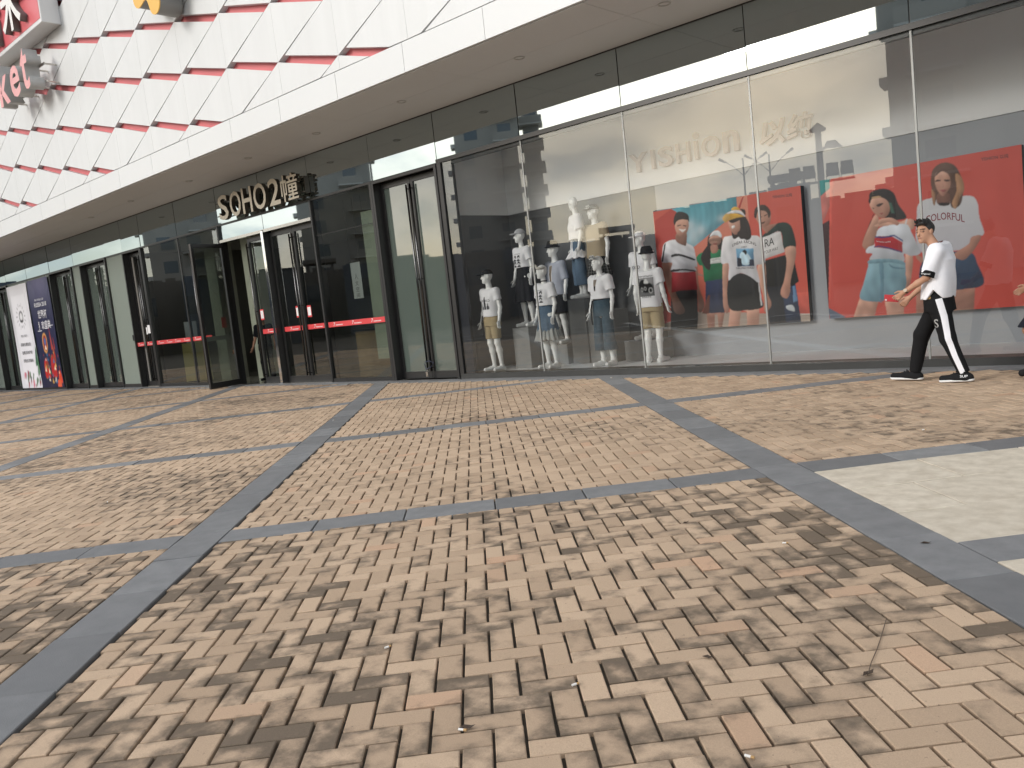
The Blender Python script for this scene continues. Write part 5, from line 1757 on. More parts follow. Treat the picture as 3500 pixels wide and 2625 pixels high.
# 9: white cap, white tee, black shorts on the right plinth
fg = Fig(1.80); fg.headdir = (-0.5, -0.866)
r = figure_root('mannequin', 3.32, 1.24, 0.441, R(-4), 'rear mannequin in a white cap and white tee half hidden behind the black hat', 'mannequin', GRP)
sdf_obj('body', fg.body(), VS, MANQ, r)
t = fg.tee(0.95, 0.62, 0.03, seed=71, sl_w=1.1); tee_o = sdf_obj('tee_shirt', t, VS, C_WHITE, r)
shirt_text(tee_o, t, 'YOND', -0.17, 0.05, 1.20, 1.25)
sdf_obj('shorts', fg.shorts(0.56, 1.04, 0.028, seed=72), VS, C_BLACK, r)
cap_parts(fg, r, C_WHITE); shoes(fg, r)
# ------------------------------------------------------------------ people
SKIN = mat('skin', attr='tone', rough=0.55, spec=0.35, var=0.12, vscale=14, var_col=(0.30, 0.15, 0.10))
HAIR = mat('black_hair', (0.012, 0.011, 0.011), rough=0.5, var=0.5, vscale=40, var_col=(0.03, 0.026, 0.024), bump=0.6, bscale=90)
P_WHITE = cloth('bright_white_jersey', (0.80, 0.80, 0.83), var_col=(0.72, 0.72, 0.76))
P_BLACK = cloth('black_jersey', (0.0125, 0.0125, 0.0135), rough=0.9, spec=0.15)
def skin_cols(fg, base=(0.46, 0.255, 0.165)):
    c = np.array(fg.J['head']); k = fg.k; hx, hy = fg.headdir
    F_ = np.array((hx, hy, 0)); Rr = np.array((-hy, hx, 0))
    def fn(V):
        C = np.tile(np.array(base), (len(V), 1))
        q = (V - c) / k; r_ = q @ Rr; f_ = q @ F_; u_ = q[:, 2]
        fr = f_ > 0.03
        def put(mask, col, a=1.0):
            C[mask] = C[mask] * (1 - a) + np.array(col) * a
        for s_ in (-1, 1):
            rr = (r_ - s_ * 0.033)
            put(fr & (np.abs(rr) < 0.021) & (np.abs(u_ - 0.033 + 0.1 * np.abs(rr)) < 0.0055), (0.02, 0.015, 0.012), 0.9)     # brows
            put(fr & (np.abs(rr) < 0.018) & (np.abs(u_ - 0.006) < 0.0055), (0.03, 0.02, 0.018), 0.9)         # eyes
        put(fr & (np.abs(r_) < 0.024) & (np.abs(u_ + 0.061) < 0.006), (0.25, 0.09, 0.08), 0.85)              # lips
        put(fr & (np.abs(r_) < 0.024) & (np.abs(u_ + 0.0615) < 0.0015), (0.10, 0.04, 0.04), 0.8)
        return C
    return fn
def hair_obj(fg, root, spikes=True):
    c = np.array(fg.J['head']); k = fg.k; hx, hy = fg.headdir
    F_ = np.array((hx, hy, 0)); Rr = np.array((-hy, hx, 0)); U = np.array((0, 0, 1.0)); rz = math.atan2(hx, -hy)
    P = lambda r_, f_, u_: c + (Rr * r_ + F_ * f_ + U * u_) * k
    d = SDF()
    d.el(P(0, -0.020, 0.035), (0.081 * k, 0.099 * k, 0.098 * k), 0.01, rz=rz)
    d._a('s', lambda x, y, z: ((x - P(0, .045, 0)[0]) * -hx + (y - P(0, .045, 0)[1]) * -hy) * 0.94 + (z - P(0, 0, .052)[2]) * 0.34, (-9,) * 3, (9,) * 3, 0.01)
    d.half(P(0, -0.06, -0.035), (F_ * 0.5 + np.array((0, 0, -1.0))))
    d.rc(P(-0.05, 0.04, 0.098), P(0.05, 0.05, 0.105), 0.022 * k, 0.024 * k, 0.03)
    d.rc(P(-0.04, 0.0, 0.112), P(0.04, 0.0, 0.116), 0.024 * k, 0.024 * k, 0.03)
    d.rc(P(-0.05, 0.082, 0.083), P(0.05, 0.088, 0.096), 0.011 * k, 0.013 * k, 0.02)
    rr_ = random.Random(3)
    for i in range(40):
        a = rr_.uniform(-0.06, 0.06); b_ = rr_.uniform(-0.05, 0.09)
        d.rc(P(a, b_, 0.115), P(a + rr_.uniform(-.01, .02), b_ + rr_.uniform(0.005, 0.03), 0.142 + rr_.uniform(-.008, .014)), 0.011 * k, 0.003 * k, 0.007)
    d.noise = fold_noise(0.003, 60, 4, (1, 1, 1))
    sdf_obj('hair', d, 0.005, HAIR, root)

# --- the young man walking past, phone in hand
ox, oy = 8.58, -1.26
fg = Fig(1.73)
def W(xw, z, xl): return (xl, xw - ox, z)
fg.set(head=W(8.515, 1.585, 0.02), neck=W(8.615, 1.415, 0.0), sL=W(8.63, 1.385, -0.165), sR=W(8.655, 1.375, 0.165),
       eR=W(8.565, 1.115, 0.225), wR=W(8.335, 0.985, 0.20), eL=W(8.50, 1.10, -0.20), wL=W(8.31, 0.915, -0.06),
       hL=W(8.60, 0.86, -0.085), hR=W(8.615, 0.86, 0.085), kR=W(8.70, 0.465, 0.095), kL=W(8.395, 0.50, -0.08),
       aR=W(8.835, 0.092, 0.09), tR=W(8.66, 0.03, 0.105), aL=W(8.30, 0.094, -0.07), tL=W(8.115, 0.046, -0.06))
# x>0 is his left, the side nearest the camera
fg.J['hdirR'] = (-0.1, -0.75, -0.50); fg.J['hsideR'] = (0.1, -0.4, 0.9); fg.curlR = 0.75
fg.J['hdirL'] = (0.3, -0.6, -0.62); fg.J['hsideL'] = (0.0, -0.5, 0.8); fg.curlL = 0.6
hd = np.array((0.92, -0.40)); fg.headdir = tuple(hd / np.linalg.norm(hd))
man = figure_root('person', ox, oy, 0.0, R(-90), 'young man in a white tee and black track pants walking past with a red phone', 'person', None)
bd = fg.body(legs='')
for S in 'LR':
    h_, kn, a, t_ = (np.array(fg.J[q + S]) for q in 'hkat')
    bd.rc(h_, kn, 0.07, 0.045, 0.03); bd.rc(kn, a, 0.045, 0.033, 0.03); bd.rc(a + (0, 0, -.01), t_ + (0, 0, .008), 0.034, 0.024, 0.02)
sdf_obj('body', bd, 0.0055, SKIN, man, colfn=skin_cols(fg))
hair_obj(fg, man)
# tee
t = SDF()
t.loft([(0.885, 0, 0.02, 0.200, 0.152), (1.0, 0, 0.03, 0.195, 0.148), (1.15, 0, 0.05, 0.192, 0.142), (1.28, 0, 0.065, 0.195, 0.135), (1.37, 0, 0.06, 0.185, 0.105), (1.425, 0, 0.05, 0.15, 0.07)], 0.03)
t.rc(fg.J['sL'], fg.J['sR'], 0.066, 0.066, 0.06)
for S in 'LR':
    a, e = np.array(fg.J['s' + S]), np.array(fg.J['e' + S])
    p = a + (e - a) * 0.93; q = (p - a) / np.linalg.norm(p - a)
    t.crc(a, p + q * 0.06, 0.072, 0.070, p, q, 0.04)
n = np.array(fg.J['neck'])
t.el(n + (0, -0.035, 0.05), (0.068, 0.075, 0.06), 0.01, kind='s')
t.half((0, 0, 0.885), (0, 0, -1))
# side vent: an upside-down V cut at his left hip
t._a('s', lambda x, y, z: np.maximum(np.maximum(np.abs(y - 0.035) - np.clip((0.995 - z) * 0.72, -1, 1), 0.12 - x), z - 0.995), (0.1, -0.2, 0.85), (0.4, 0.3, 1.03), 0.006)
t.noise = fold_noise(0.0095, 15, 17, (1.2, 1.2, 0.6))
tee_o = sdf_obj('tee_shirt', t, 0.0065, P_WHITE, man)
for S in 'LR':
    a, e = np.array(fg.J['s' + S]), np.array(fg.J['e' + S]); p = a + (e - a) * 0.80; q = (e - a) / np.linalg.norm(e - a)
    c_ = SDF(); c_.rc(p - q * 0.03, p + q * 0.12, 0.0745, 0.0735, 0.01)
    c_.half(p + q * 0.048, q); c_.half(p - q * 0.012, -q)
    cf = sdf_obj('sleeve_cuff', c_, 0.006, P_BLACK, man)
    if S == 'R':
        def mp_(w):
            o_ = p + q * 0.016
            pts = np.stack([np.full(len(w), 0.6), o_[1] + w[:, 0], o_[2] + w[:, 2] - w[:, 0] * 0.18], 1)
            return wrap(pts, (-1, 0, 0), c_, 0.002)
        text_on('cuff_lettering', 'original', INK2W, (-0.048, 0.04, -0.010, 0.012), 0, cf, map_=mp_)
# track pants
pt = SDF()
pt.loft([(0.76, 0, 0.03, 0.158, 0.148), (0.86, 0, 0.028, 0.165, 0.142), (1.0, 0, 0.03, 0.158, 0.125)], 0.04)
for S in 'LR':
    h_, kn, a = (np.array(fg.J[q + S]) for q in 'hka')
    pt.rc(h_, kn, 0.105, 0.078, 0.05)
    q = (a - kn) / np.linalg.norm(a - kn); p = a - q * 0.005
    pt.crc(kn, p + q * 0.04, 0.078, 0.057, p, q, 0.03)
pt.half((0, 0, 0.99), (0, 0, 1))
pt.noise = fold_noise(0.006, 12, 23, (1, 1, 0.8))
pants = sdf_obj('track_pants', pt, 0.0065, P_BLACK, man)
# white side stripe down his left leg
h_, kn, a = (np.array(fg.J[q + 'R']) for q in 'hka')
path = [np.array((0, 0.075, 0.885)), h_ * 0.6 + kn * 0.4 + (0, 0.045, 0), kn + (0, 0.022, 0), kn * .5 + a * .5 + (0, 0.006, 0), a + (0, 0.0, 0.008)]
def pos(v):
    i = np.clip((v * 4).astype(int), 0, 3); f_ = v * 4 - i; A = np.array(path)
    return A[i] * (1 - f_)[:, None] + A[i + 1] * f_[:, None]
def fn(u, v):
    c = pos(v); w_ = 0.030 - 0.006 * v
    return np.stack([np.full(len(u), 0.5), c[:, 1] + (u - 0.5) * 2 * w_, c[:, 2] + (u - .5) * 0.012], 1)
V, F = grid_patch(8, 70, fn)
V = wrap(V, (-1, 0, 0), pt, 0.003)
link('side_stripe', np_mesh('side_stripe', V, F[:, ::-1], P_WHITE), pants, smooth=True)
def mp_(w):
    pts = np.stack([np.full(len(w), 0.6), w[:, 0], w[:, 2]], 1)
    return wrap(pts, (-1, 0, 0), pt, 0.003)
text_on('leg_letter', 'S', mat('grey_print', (0.35, 0.35, 0.34), rough=0.8), (0.012, 0.060, 0.585, 0.675), 0, pants, map_=mp_, offset=0.01)
tg = MB(); tg.box(0.176, 0.181, -0.032, 0.0, 0.888, 0.915); tg.build('woven_tag', mat('tan_tag', (0.35, 0.22, 0.08), rough=0.6), pants)
# shoes
B_SHOE = cloth('black_knit_shoe', (0.014, 0.014, 0.015))
for S in 'LR':
    d, so = fg.shoe_mesh(S, -0.02)
    sh = sdf_obj('shoe', d, 0.006, B_SHOE, man); sdf_obj('shoe_sole', so, 0.006, C_SOLE, sh)
    a, t_ = np.array(fg.J['a' + S]), np.array(fg.J['t' + S])
    lb = MB()
    for i in range(3):
        q = a * (0.62 - i * .14) + t_ * (0.38 + i * .14)
        lb.tube([q + (-0.03, 0, 0.03 - i * .006), q + (0, -.01, 0.048 - i * .008), q + (0.03, 0, 0.03 - i * .006)], 0.005, 5)
    lb.build('laces', C_BLACK, sh)
    if S == 'R':
        mp2 = lambda w: wrap(np.stack([np.full(len(w), 0.5), w[:, 0], w[:, 2]], 1), (-1, 0, 0), d, 0.002)
        text_on('shoe_lettering', 'SUP', INK2W, (a[1] - 0.03, a[1] + 0.04, 0.055, 0.08), 0, sh, map_=mp2, offset=0.01)
# watch, necklace cord
e, w_ = np.array(fg.J['eR']), np.array(fg.J['wR']); q = (w_ - e) / np.linalg.norm(w_ - e); p = w_ - q * 0.018
wb = SDF(); wb.rc(p - q * 0.02, p + q * 0.02, 0.0325, 0.0315, .002); wb.half(p + q * 0.009, q); wb.half(p - q * 0.009, -q)
wt = sdf_obj('wristwatch_strap', wb, 0.004, mat('brown_leather', (0.09, 0.045, 0.025), rough=0.6), man)
wf = MB(); n_ = 16; c_ = p + np.array((0.028, 0, 0.008))
wf.add([(c_[0] + dx, c_[1] + rr * math.cos(2 * math.pi * i / n_), c_[2] + rr * math.sin(2 * math.pi * i / n_)) for dx, rr in ((0, .019), (.007, .019), (.009, .016)) for i in range(n_)],
       [(i + j * n_, (i + 1) % n_ + j * n_, (i + 1) % n_ + (j + 1) * n_, i + (j + 1) * n_) for j in (0, 1) for i in range(n_)] + [tuple(2 * n_ + i for i in range(n_))])
wf.build('watch_face', mat('pale_gold_dial', (0.62, 0.52, 0.40), rough=0.3, metal=0.3), wt)
nc = MB(); nk = np.array(fg.J['neck'])
nc.tube([nk + (0.062 * math.cos(a), -0.005 + 0.066 * math.sin(a), 0.035 + 0.022 * math.sin(a)) for a in np.linspace(0, 6.283, 20)], 0.004, 5)
nc.build('neck_cord', mat('red_brown_cord', (0.12, 0.03, 0.025), rough=0.7), man)
# phone (held: a thing of its own)
ph = MB(); ph.box(-0.037, 0.037, -0.0045, 0.0045, -0.075, 0.075)
phone = ph.build('phone', mat('red_phone_case', (0.40, 0.02, 0.028), rough=0.35), None, bevel=0.003, label="red smartphone held in the walking man's lowered hand", cat='phone')
ls = MB(); ls.box(-0.027, -0.012, -0.0058, -0.0046, 0.045, 0.065); ls.build('camera_lens', mat('pale_lens', (0.6, 0.55, 0.55), rough=0.3), phone)
hw = np.array(fg.J['wR']) + np.array(fg.J['hdirR']) / np.linalg.norm(fg.J['hdirR']) * 0.125
phone.location = (ox + hw[1] - 0.035, oy - hw[0] - 0.012, hw[2] + 0.012)
phone.rotation_euler = (R(0), R(-82), 0)

# --- second passer-by, just entering from the right
fg2 = Fig(1.70)
ox2, oy2 = 9.67, -1.15
fg2.set(kR=(0.10, -0.26, 0.50), aR=(0.10, -0.17, 0.16), tR=(0.11, -0.30, 0.06), kL=(-0.10, -0.08, 0.47), aL=(-0.10, 0.22, 0.13), tL=(-0.10, 0.09, 0.03),
        eR=(0.235, 0.02, 1.07), wR=(0.20, -0.22, 0.94), eL=(-0.23, 0.03, 1.07), wL=(-0.2, 0.12, 0.87))
p2 = figure_root('person', ox2, oy2, 0.0, R(-90), 'passer-by in black shorts entering at the right edge, behind the walking man', 'person', None)
sdf_obj('body', fg2.body(), 0.008, SKIN, p2, colfn=skin_cols(fg2, (0.34, 0.18, 0.115)))
sdf_obj('tee_shirt', fg2.tee(0.88, 0.6, 0.03, seed=77), 0.009, C_GREY, p2)
sdf_obj('shorts', fg2.shorts(0.53, 0.97, 0.035, 0.012, seed=78), 0.009, cloth('navy_black_cotton', (0.012, 0.014, 0.022)), p2)
shoes(fg2, p2, B_SHOE, None); hair_obj(fg2, p2)

# --- guard standing just inside the open entrance
fg3 = Fig(1.72); fg3.headdir = (0.3, -0.954)
fg3.set(wL=(-0.29, -0.10, 0.86), wR=(0.29, -0.08, 0.86), eL=(-0.255, 0.03, 1.08), eR=(0.255, 0.03, 1.08))
p3 = figure_root('person', -7.70, 0.62, 0.012, R(35), 'guard in dark uniform and cap standing inside the open entrance', 'person', None)
sdf_obj('body', fg3.body(), 0.009, SKIN, p3, colfn=skin_cols(fg3))
sdf_obj('uniform_shirt', fg3.tee(0.93, 0.8, 0.025, seed=88), 0.009, cloth('dark_uniform', (0.015, 0.016, 0.02)), p3)
sdf_obj('trousers', fg3.shorts(0.09, 1.0, 0.02, 0.0, seed=89), 0.009, C_BLACK, p3)
cap_parts(fg3, p3, C_BLACK); shoes(fg3, p3, B_SHOE, None)
# ------------------------------------------------------------------ signs on the building
CHAMP = mat('champagne_steel', (0.52, 0.46, 0.37), rough=0.28, metal=0.85, var=0.4, vscale=2.5, var_col=(0.40, 0.35, 0.28))
DARKS = mat('dark_letter_return', (0.10, 0.09, 0.075), rough=0.35, metal=0.6)
def thick_letter(name, ch, box, y, depth, face, side, parent, o, offset=0.0, shear=0.0):
    """channel letter: face plate and darker returns as one letter with two materials"""
    x0, x1, z0, z1 = box
    ob = text_on(name, ch, face, (x0 - o[0], x1 - o[0], z0 - o[2], z1 - o[2]), y + depth - o[1], parent, depth=depth, offset=offset, shear=shear)
    me = ob.data
    me.materials.append(side)
    nrm = np.empty(len(me.polygons) * 3); me.polygons.foreach_get('normal', nrm); nrm = nrm.reshape(-1, 3)
    me.polygons.foreach_set('material_index', (np.abs(nrm[:, 1]) < 0.7).astype('i'))
    me.update()
    return ob
O = (-5.9, -0.26, 4.0)
so = empty('entrance_sign', O, label='SOHO2幢 champagne metal letters over the main entrance', cat='sign')
for ch, a, b_, off in (('S', -7.46, -7.02, .012), ('O', -6.92, -6.44, .012), ('H', -6.37, -5.95, .012), ('O', -5.87, -5.36, .012), ('2', -5.24, -4.80, .012), ('幢', -4.74, -4.10, .006)):
    thick_letter('letter', ch, (a, b_, 3.985, 4.56), -0.27, 0.10, CHAMP, DARKS, so, O, off)
rl = MB()
for z in (4.12, 4.42):
    rl.box(-7.75 + 5.9, -4.02 + 5.9, 0.10, 0.125, z - 4.0 - 0.011, z - 4.0 + 0.011)
for x in (-7.6, -6.4, -5.3, -4.05):
    rl.box(x + 5.9 - .015, x + 5.9 + .015, 0.135, 0.25, 0.10, 0.45)
rl.build('mounting_rail', DARKS, so)

# red light box, top left
LBX1, LBZ0, LY = -10.38, 9.12, -2.49
o_ = (-12.0, -2.05, 9.12)
lb = empty('light_box_sign', o_, label='red light box sign with raised white characters, cut off by the top left corner', cat='sign')
GREYP = mat('grey_sign_return', (0.68, 0.68, 0.68), rough=0.4, var=0.4, vscale=1.2, var_col=(0.54, 0.54, 0.54))
fr = MB()
fr.box(-17.0 - o_[0], LBX1 - o_[0], LY - o_[1], -0.001, 0, 3.1)
fr.build('box_body', GREYP, lb, bevel=0.01)
one_box('face_panel', -16.95 - o_[0], LBX1 - 0.06 - o_[0], LY - 0.006 - o_[1], LY - 0.001 - o_[1], 0.10, 3.05, mat('pink_red_face', (0.62, 0.115, 0.135), rough=0.35, var=0.3, vscale=0.8, var_col=(0.70, 0.22, 0.22)), lb)
WHITEL = mat('white_acrylic', (0.72, 0.71, 0.68), rough=0.4)
DARKR = mat('grey_letter_return', (0.17, 0.165, 0.16), rough=0.4)
thick_letter('character', '宋', (-12.45, -11.15, 9.30, 10.75), LY - 0.17, 0.16, WHITEL, DARKR, lb, o_, 0.02)
thick_letter('character', '吉', (-14.1, -12.85, 9.30, 10.75), LY - 0.17, 0.16, WHITEL, DARKR, lb, o_, 0.02)

# market letters below it
PINK = mat('pink_letter_face', (0.66, 0.27, 0.27), rough=0.4, var=0.5, vscale=2.0, var_col=(0.72, 0.42, 0.40))
GREYR = mat('pale_grey_letter_return', (0.46, 0.46, 0.45), rough=0.45, var=0.5, vscale=3, var_col=(0.32, 0.32, 0.31))
o_ = (-12.2, -2.05, 7.7)
mk = empty('market_letters', o_, label='thick pink channel letters reading ket on grey brackets under the light box', cat='sign')
for ch, a, b_, z1 in (('k', -13.32, -12.58, 8.80), ('e', -12.42, -11.78, 8.52), ('t', -11.60, -11.12, 8.74)):
    thick_letter('letter', ch, (a, b_, 7.76, z1), -2.70, 0.34, PINK, GREYR, mk, o_, 0.02)
br = MB()
br.box(-1.3, 1.2, 0.0 - 0.31, 0.0 - 0.28, 0.20, 0.25); br.box(-1.3, 1.2, -0.31, -0.28, 0.62, 0.67)
for x in (-1.2, -0.3, 0.55, 1.15):
    for z in (0.225, 0.645):
        br.tube([(x, -0.28, z), (x, 0.0, z)], 0.022, 8)
br.build('bracket', STEEL, mk)

# yellow rounded star
cx, cz, rs = -4.78, 8.36, 0.80
pts = []
a0 = math.atan2(8.02 - cz, -5.42 - cx)
for k in range(10):
    a = a0 + k * math.pi / 5; r_ = rs if k % 2 == 0 else rs * 0.60
    pts.append((r_ * math.cos(a), r_ * math.sin(a)))
pts2 = []
for k in range(10):
    p = np.array(pts[k]); q = np.array(pts[(k + 1) % 10]); pr = np.array(pts[k - 1])
    if k % 2 == 0:
        n = p / np.linalg.norm(p); t_ = np.array((-n[1], n[0]))
        pts2 += [tuple(p * 0.84 - t_ * 0.20), tuple(p * 0.97 - t_ * 0.115), tuple(p * 1.01), tuple(p * 0.97 + t_ * 0.115), tuple(p * 0.84 + t_ * 0.20)]
    else:
        pts2.append(tuple(p))
poly = spline(pts2, 4)
if sum(poly[i - 1][0] * poly[i][1] - poly[i][0] * poly[i - 1][1] for i in range(len(poly))) < 0:
    poly = poly[::-1]
st = empty('star_sign', (cx, -2.05, cz), label='thick yellow rounded star with grey sides on the white cladding', cat='sign')
b = MB(); b.prism([tuple(p) for p in poly], -0.52, -0.50, 'y'); b.build('star_face', mat('amber_face', (0.72, 0.42, 0.075), rough=0.4, var=0.3, vscale=2, var_col=(0.62, 0.33, 0.05)), st)
b = MB(); b.prism([tuple(p * 0.985) for p in poly], -0.499, -0.05, 'y'); b.build('star_return', mat('grey_star_return', (0.23, 0.23, 0.22), rough=0.45), st)

# ------------------------------------------------------------------ hanging banners on the left panels
def banner(x0, x1, base, label):
    e = empty('banner', ((x0 + x1) / 2, -0.07, 0.07), label=label, cat='banner')
    return e, (x0 + x1) / 2
NAVY = (38, 40, 72)
e, c = banner(-21.66, -19.66, NAVY, 'tall navy world cup banner with red and gold artwork and white characters')
P = Print(-21.66, -19.66, 0.07, 3.88, 110, 190, NAVY)
P.blob((-20.6, 3.9), (1.3, 0.7), (96, 92, 132), 0.8); P.blob((-20.6, 0.2), (1.2, 0.6), (26, 28, 56), 0.7)
rd, gd, cr = (196, 44, 40), (206, 160, 84), (238, 222, 190)
r9 = random.Random(5)
for (a, z, w, h, col) in ((-21.0, .75, .55, .62, rd), (-20.35, .85, .42, .75, (178, 42, 44)), (-19.9, .45, .3, .42, (214, 70, 44)), (-20.9, .98, .25, .30, (150, 60, 50)), (-20.15, 1.25, .2, .5, (150, 70, 52)), (-20.05, .22, .3, .25, (222, 96, 60))):
    P.poly([(a - w / 2, z - h / 2), (a - w * .4, z + h * .3), (a, z + h * .5), (a + w * .4, z + h * .3), (a + w / 2, z - h / 2), (a, z - h * .55)], col)
for i in range(34):
    a, z = r9.uniform(-21.2, -19.75), r9.uniform(.15, 1.3); q = r9.uniform(.03, .09)
    P.poly([(a - q, z - q), (a, z + q * 1.2), (a + q, z - q)], r9.choice([gd, cr, rd, (90, 120, 80), (240, 240, 230), (60, 110, 150)]), False)
P.poly([(-20.95, 1.35), (-20.75, 1.30), (-20.62, 1.55), (-20.66, 1.9), (-20.82, 2.0), (-20.98, 1.85), (-21.0, 1.55)], (214, 160, 90))
P.poly([(-20.92, 1.42), (-20.75, 1.36), (-20.66, 1.6), (-20.7, 1.85), (-20.82, 1.93), (-20.94, 1.8), (-20.95, 1.55)], (150, 40, 44))
P.poly([(-20.86, 1.6), (-20.76, 1.6), (-20.74, 1.78), (-20.86, 1.8)], (60, 110, 170)); P.poly([(-20.84, 1.42), (-20.74, 1.42), (-20.76, 1.54), (-20.84, 1.54)], (236, 226, 210))
P.poly([(-20.02, 1.4), (-19.98, 1.9), (-19.94, 1.4)], (190, 60, 50), False); P.poly([(-20.34, 1.4), (-20.24, 2.25), (-20.14, 1.4)], (178, 70, 60), False)
P.build('print', 0, print_mat, e, lambda V: np.stack([V[:, 0] - c, np.full(len(V), 0.0) + 0.012 * np.sin(V[:, 0] * 5 + V[:, 2] * 2), V[:, 2] - 0.07], 1))
WI = mat('banner_ink_white', (0.66, 0.66, 0.70), rough=0.5)
BI = mat('banner_ink_grey', (0.10, 0.10, 0.11), rough=0.5)
def bt(s, x0, x1, z0, z1, ink, e=None, c=0, off=0.0):
    text_on('banner_lettering', s, ink, (x0 - c, x1 - c, z0 - 0.07, z1 - 0.07), -0.02, e, offset=off)
bt('FIFA WORLD CUP', -21.1, -20.25, 3.13, 3.20, WI, e, c, .01); bt('RUSSIA 2018', -21.2, -20.05, 2.92, 3.07, WI, e, c, .02)
bt('世界杯', -21.0, -20.15, 2.50, 2.80, WI, e, c, .015); bt('狂欢盛典', -21.1, -19.95, 2.12, 2.42, WI, e, c, .015)
one_box('banner_underline', -21.25 - c, -20.85 - c, -0.022, -0.019, 2.00, 2.03, WI, e); one_box('banner_underline', -20.15 - c, -19.75 - c, -0.022, -0.019, 2.14, 2.165, WI, e)
e, c = banner(-23.82, -21.78, (232, 232, 236), 'tall white notice banner with dark bullet lines left of the navy one')
P = Print(-23.82, -21.78, 0.07, 3.86, 90, 160, (226, 226, 232))
P.poly([(-23.5, .2), (-22.1, .2), (-22.1, 3.5), (-23.5, 3.5)], (236, 236, 242), False)
for i in range(16):
    a = i / 16 * 6.283
    P.poly([(-22.8 + .32 * math.cos(a - .05), 2.72 + .36 * math.sin(a - .05)), (-22.8 + .5 * math.cos(a), 2.72 + .55 * math.sin(a)), (-22.8 + .32 * math.cos(a + .05), 2.72 + .36 * math.sin(a + .05))], (70, 70, 74), False)
P.poly([(-22.95, 2.55), (-22.98, 2.8), (-22.8, 2.92), (-22.62, 2.8), (-22.65, 2.55), (-22.8, 2.48)], (60, 60, 64)); P.poly([(-22.9, 2.6), (-22.92, 2.78), (-22.8, 2.86), (-22.68, 2.78), (-22.7, 2.6)], (232, 232, 236))
P.blob((-23.7, 3.0), (.12, .7), (120, 124, 122), .6)
for i in range(22):
    a, z = r9.uniform(-23.6, -21.85), r9.uniform(.1, .6); q = r9.uniform(.05, .14)
    P.poly([(a - q, z - q), (a - q * .3, z + q * 1.5), (a + q * .7, z + q)], r9.choice([(60, 90, 66), (214, 120, 140), (90, 120, 90), (150, 40, 60), (70, 70, 80)]))
P.poly([(-22.1, .9), (-21.85, 1.6), (-21.8, 1.0)], (70, 110, 84)); P.poly([(-22.0, .6), (-21.8, 1.15), (-21.8, .6)], (90, 130, 100))
P.build('print', 0, print_mat, e, lambda V: np.stack([V[:, 0] - c, 0.012 * np.sin(V[:, 0] * 4 + V[:, 2] * 1.5), V[:, 2] - 0.07], 1))
bt('微信小程序', -23.05, -22.45, 1.95, 2.05, BI, e, c)
for z, s_ in ((1.62, '· 获取优惠信息'), (1.32, '· 查看活动详情'), (1.02, '· 领取会员福利')):
    bt(s_, -23.3, -22.2, z, z + .13, BI, e, c, .01)

# ------------------------------------------------------------------ stripes and stickers on the glass
REDF = mat('red_stripe_film', (0.56, 0.045, 0.05), rough=0.45)
WHF = mat('white_film', (0.70, 0.70, 0.70), rough=0.5)
GRF = mat('grey_strip_film', (0.26, 0.28, 0.27), rough=0.5)
def stripe(x0, x1, parent, ox=0.0, n=1, y=-0.004, m_=None, z0=1.195, z1=1.305):
    b = MB(); b.add([(x0 - ox, y, z0), (x1 - ox, y, z0), (x1 - ox, y, z1), (x0 - ox, y, z1)], [(0, 1, 2, 3)])
    s_ = b.build('red_stripe' if m_ is None else 'grey_stripe', m_ or REDF, parent)
    if m_ is None:
        for k in range(n):
            c_ = x0 + (x1 - x0) * (k + .5) / n - ox
            text_on('stripe_lettering', '7', WHF, (c_ - 0.14, c_ - 0.07, z0 + .02, z1 - .015), y - 0.002, s_, shear=0.2)
            d = MB()
            for q in range(6):
                d.box(c_ - 0.055 + q * 0.042, c_ - 0.03 + q * 0.042, y - 0.0025, y - 0.002, z0 + .028, z0 + .05)
            d.build('stripe_lettering', WHF, s_)
stripe(-12.33, -10.30, mall, 0, 4); stripe(-10.20, -9.15, mall, 0, 2)
stripe(-4.02, -2.06, mall, 0, 3)
def leaf_of(e): return [o for o in e.children if o.name.startswith('door_leaf')][0]
stripe(-6.88, -6.18, leaf_of(e2), -6.11); stripe(-5.93, -5.16, leaf_of(e3), -6.01); stripe(-4.99, -4.20, leaf_of(e4), -4.12)
stripe(0.07, 0.9, leaf_of(e1), 0, 1, -0.004, GRF, 1.16, 1.27)
ld = [o for o in d2.children if o.name.startswith('door_leaf')]
stripe(-0.52, -0.10, ld[0], 0); stripe(0.10, 0.52, ld[1], 0)
def sticker(x, z, parent, label=None, w=0.075, h=0.13, red=True, y=-0.006):
    b = MB()
    b.box(x - w, x + w, y - 0.001, y, z - h, z + h, 1 if red else 0)
    b.box(x - w * .8, x + w * .8, y - 0.002, y - 0.001, z - h * .72, z + h * .72, 0)
    b.build('door_sticker', [WHF, REDF], parent)
sticker(-0.70, 1.66, leaf_of(e2)); sticker(0.70, 1.62, leaf_of(e3), w=0.05); sticker(-0.72, 1.60, leaf_of(e4)); sticker(0.28, 1.58, leaf_of(e1))
b = MB(); b.box(-0.06, 0.06, -0.036, -0.031, 1.28, 1.80); pl_ = b.build('door_notice', WHF, leaf_of(e2)); pl_.location = (-0.05, 0, 0)
b = MB(); b.box(-0.02, 0.02, -0.038, -0.0365, 1.62, 1.67); b.box(-0.025, 0.025, -0.038, -0.0365, 1.56, 1.585); b.box(-0.03, 0.03, -0.038, -0.0365, 1.34, 1.38); b.build('notice_mark', BLACK, pl_)
sticker(0.22, 1.62, ld[0], w=0.04, h=0.1, red=False); sticker(0.36, 1.66, ld[1], w=0.08, h=0.12, red=False)

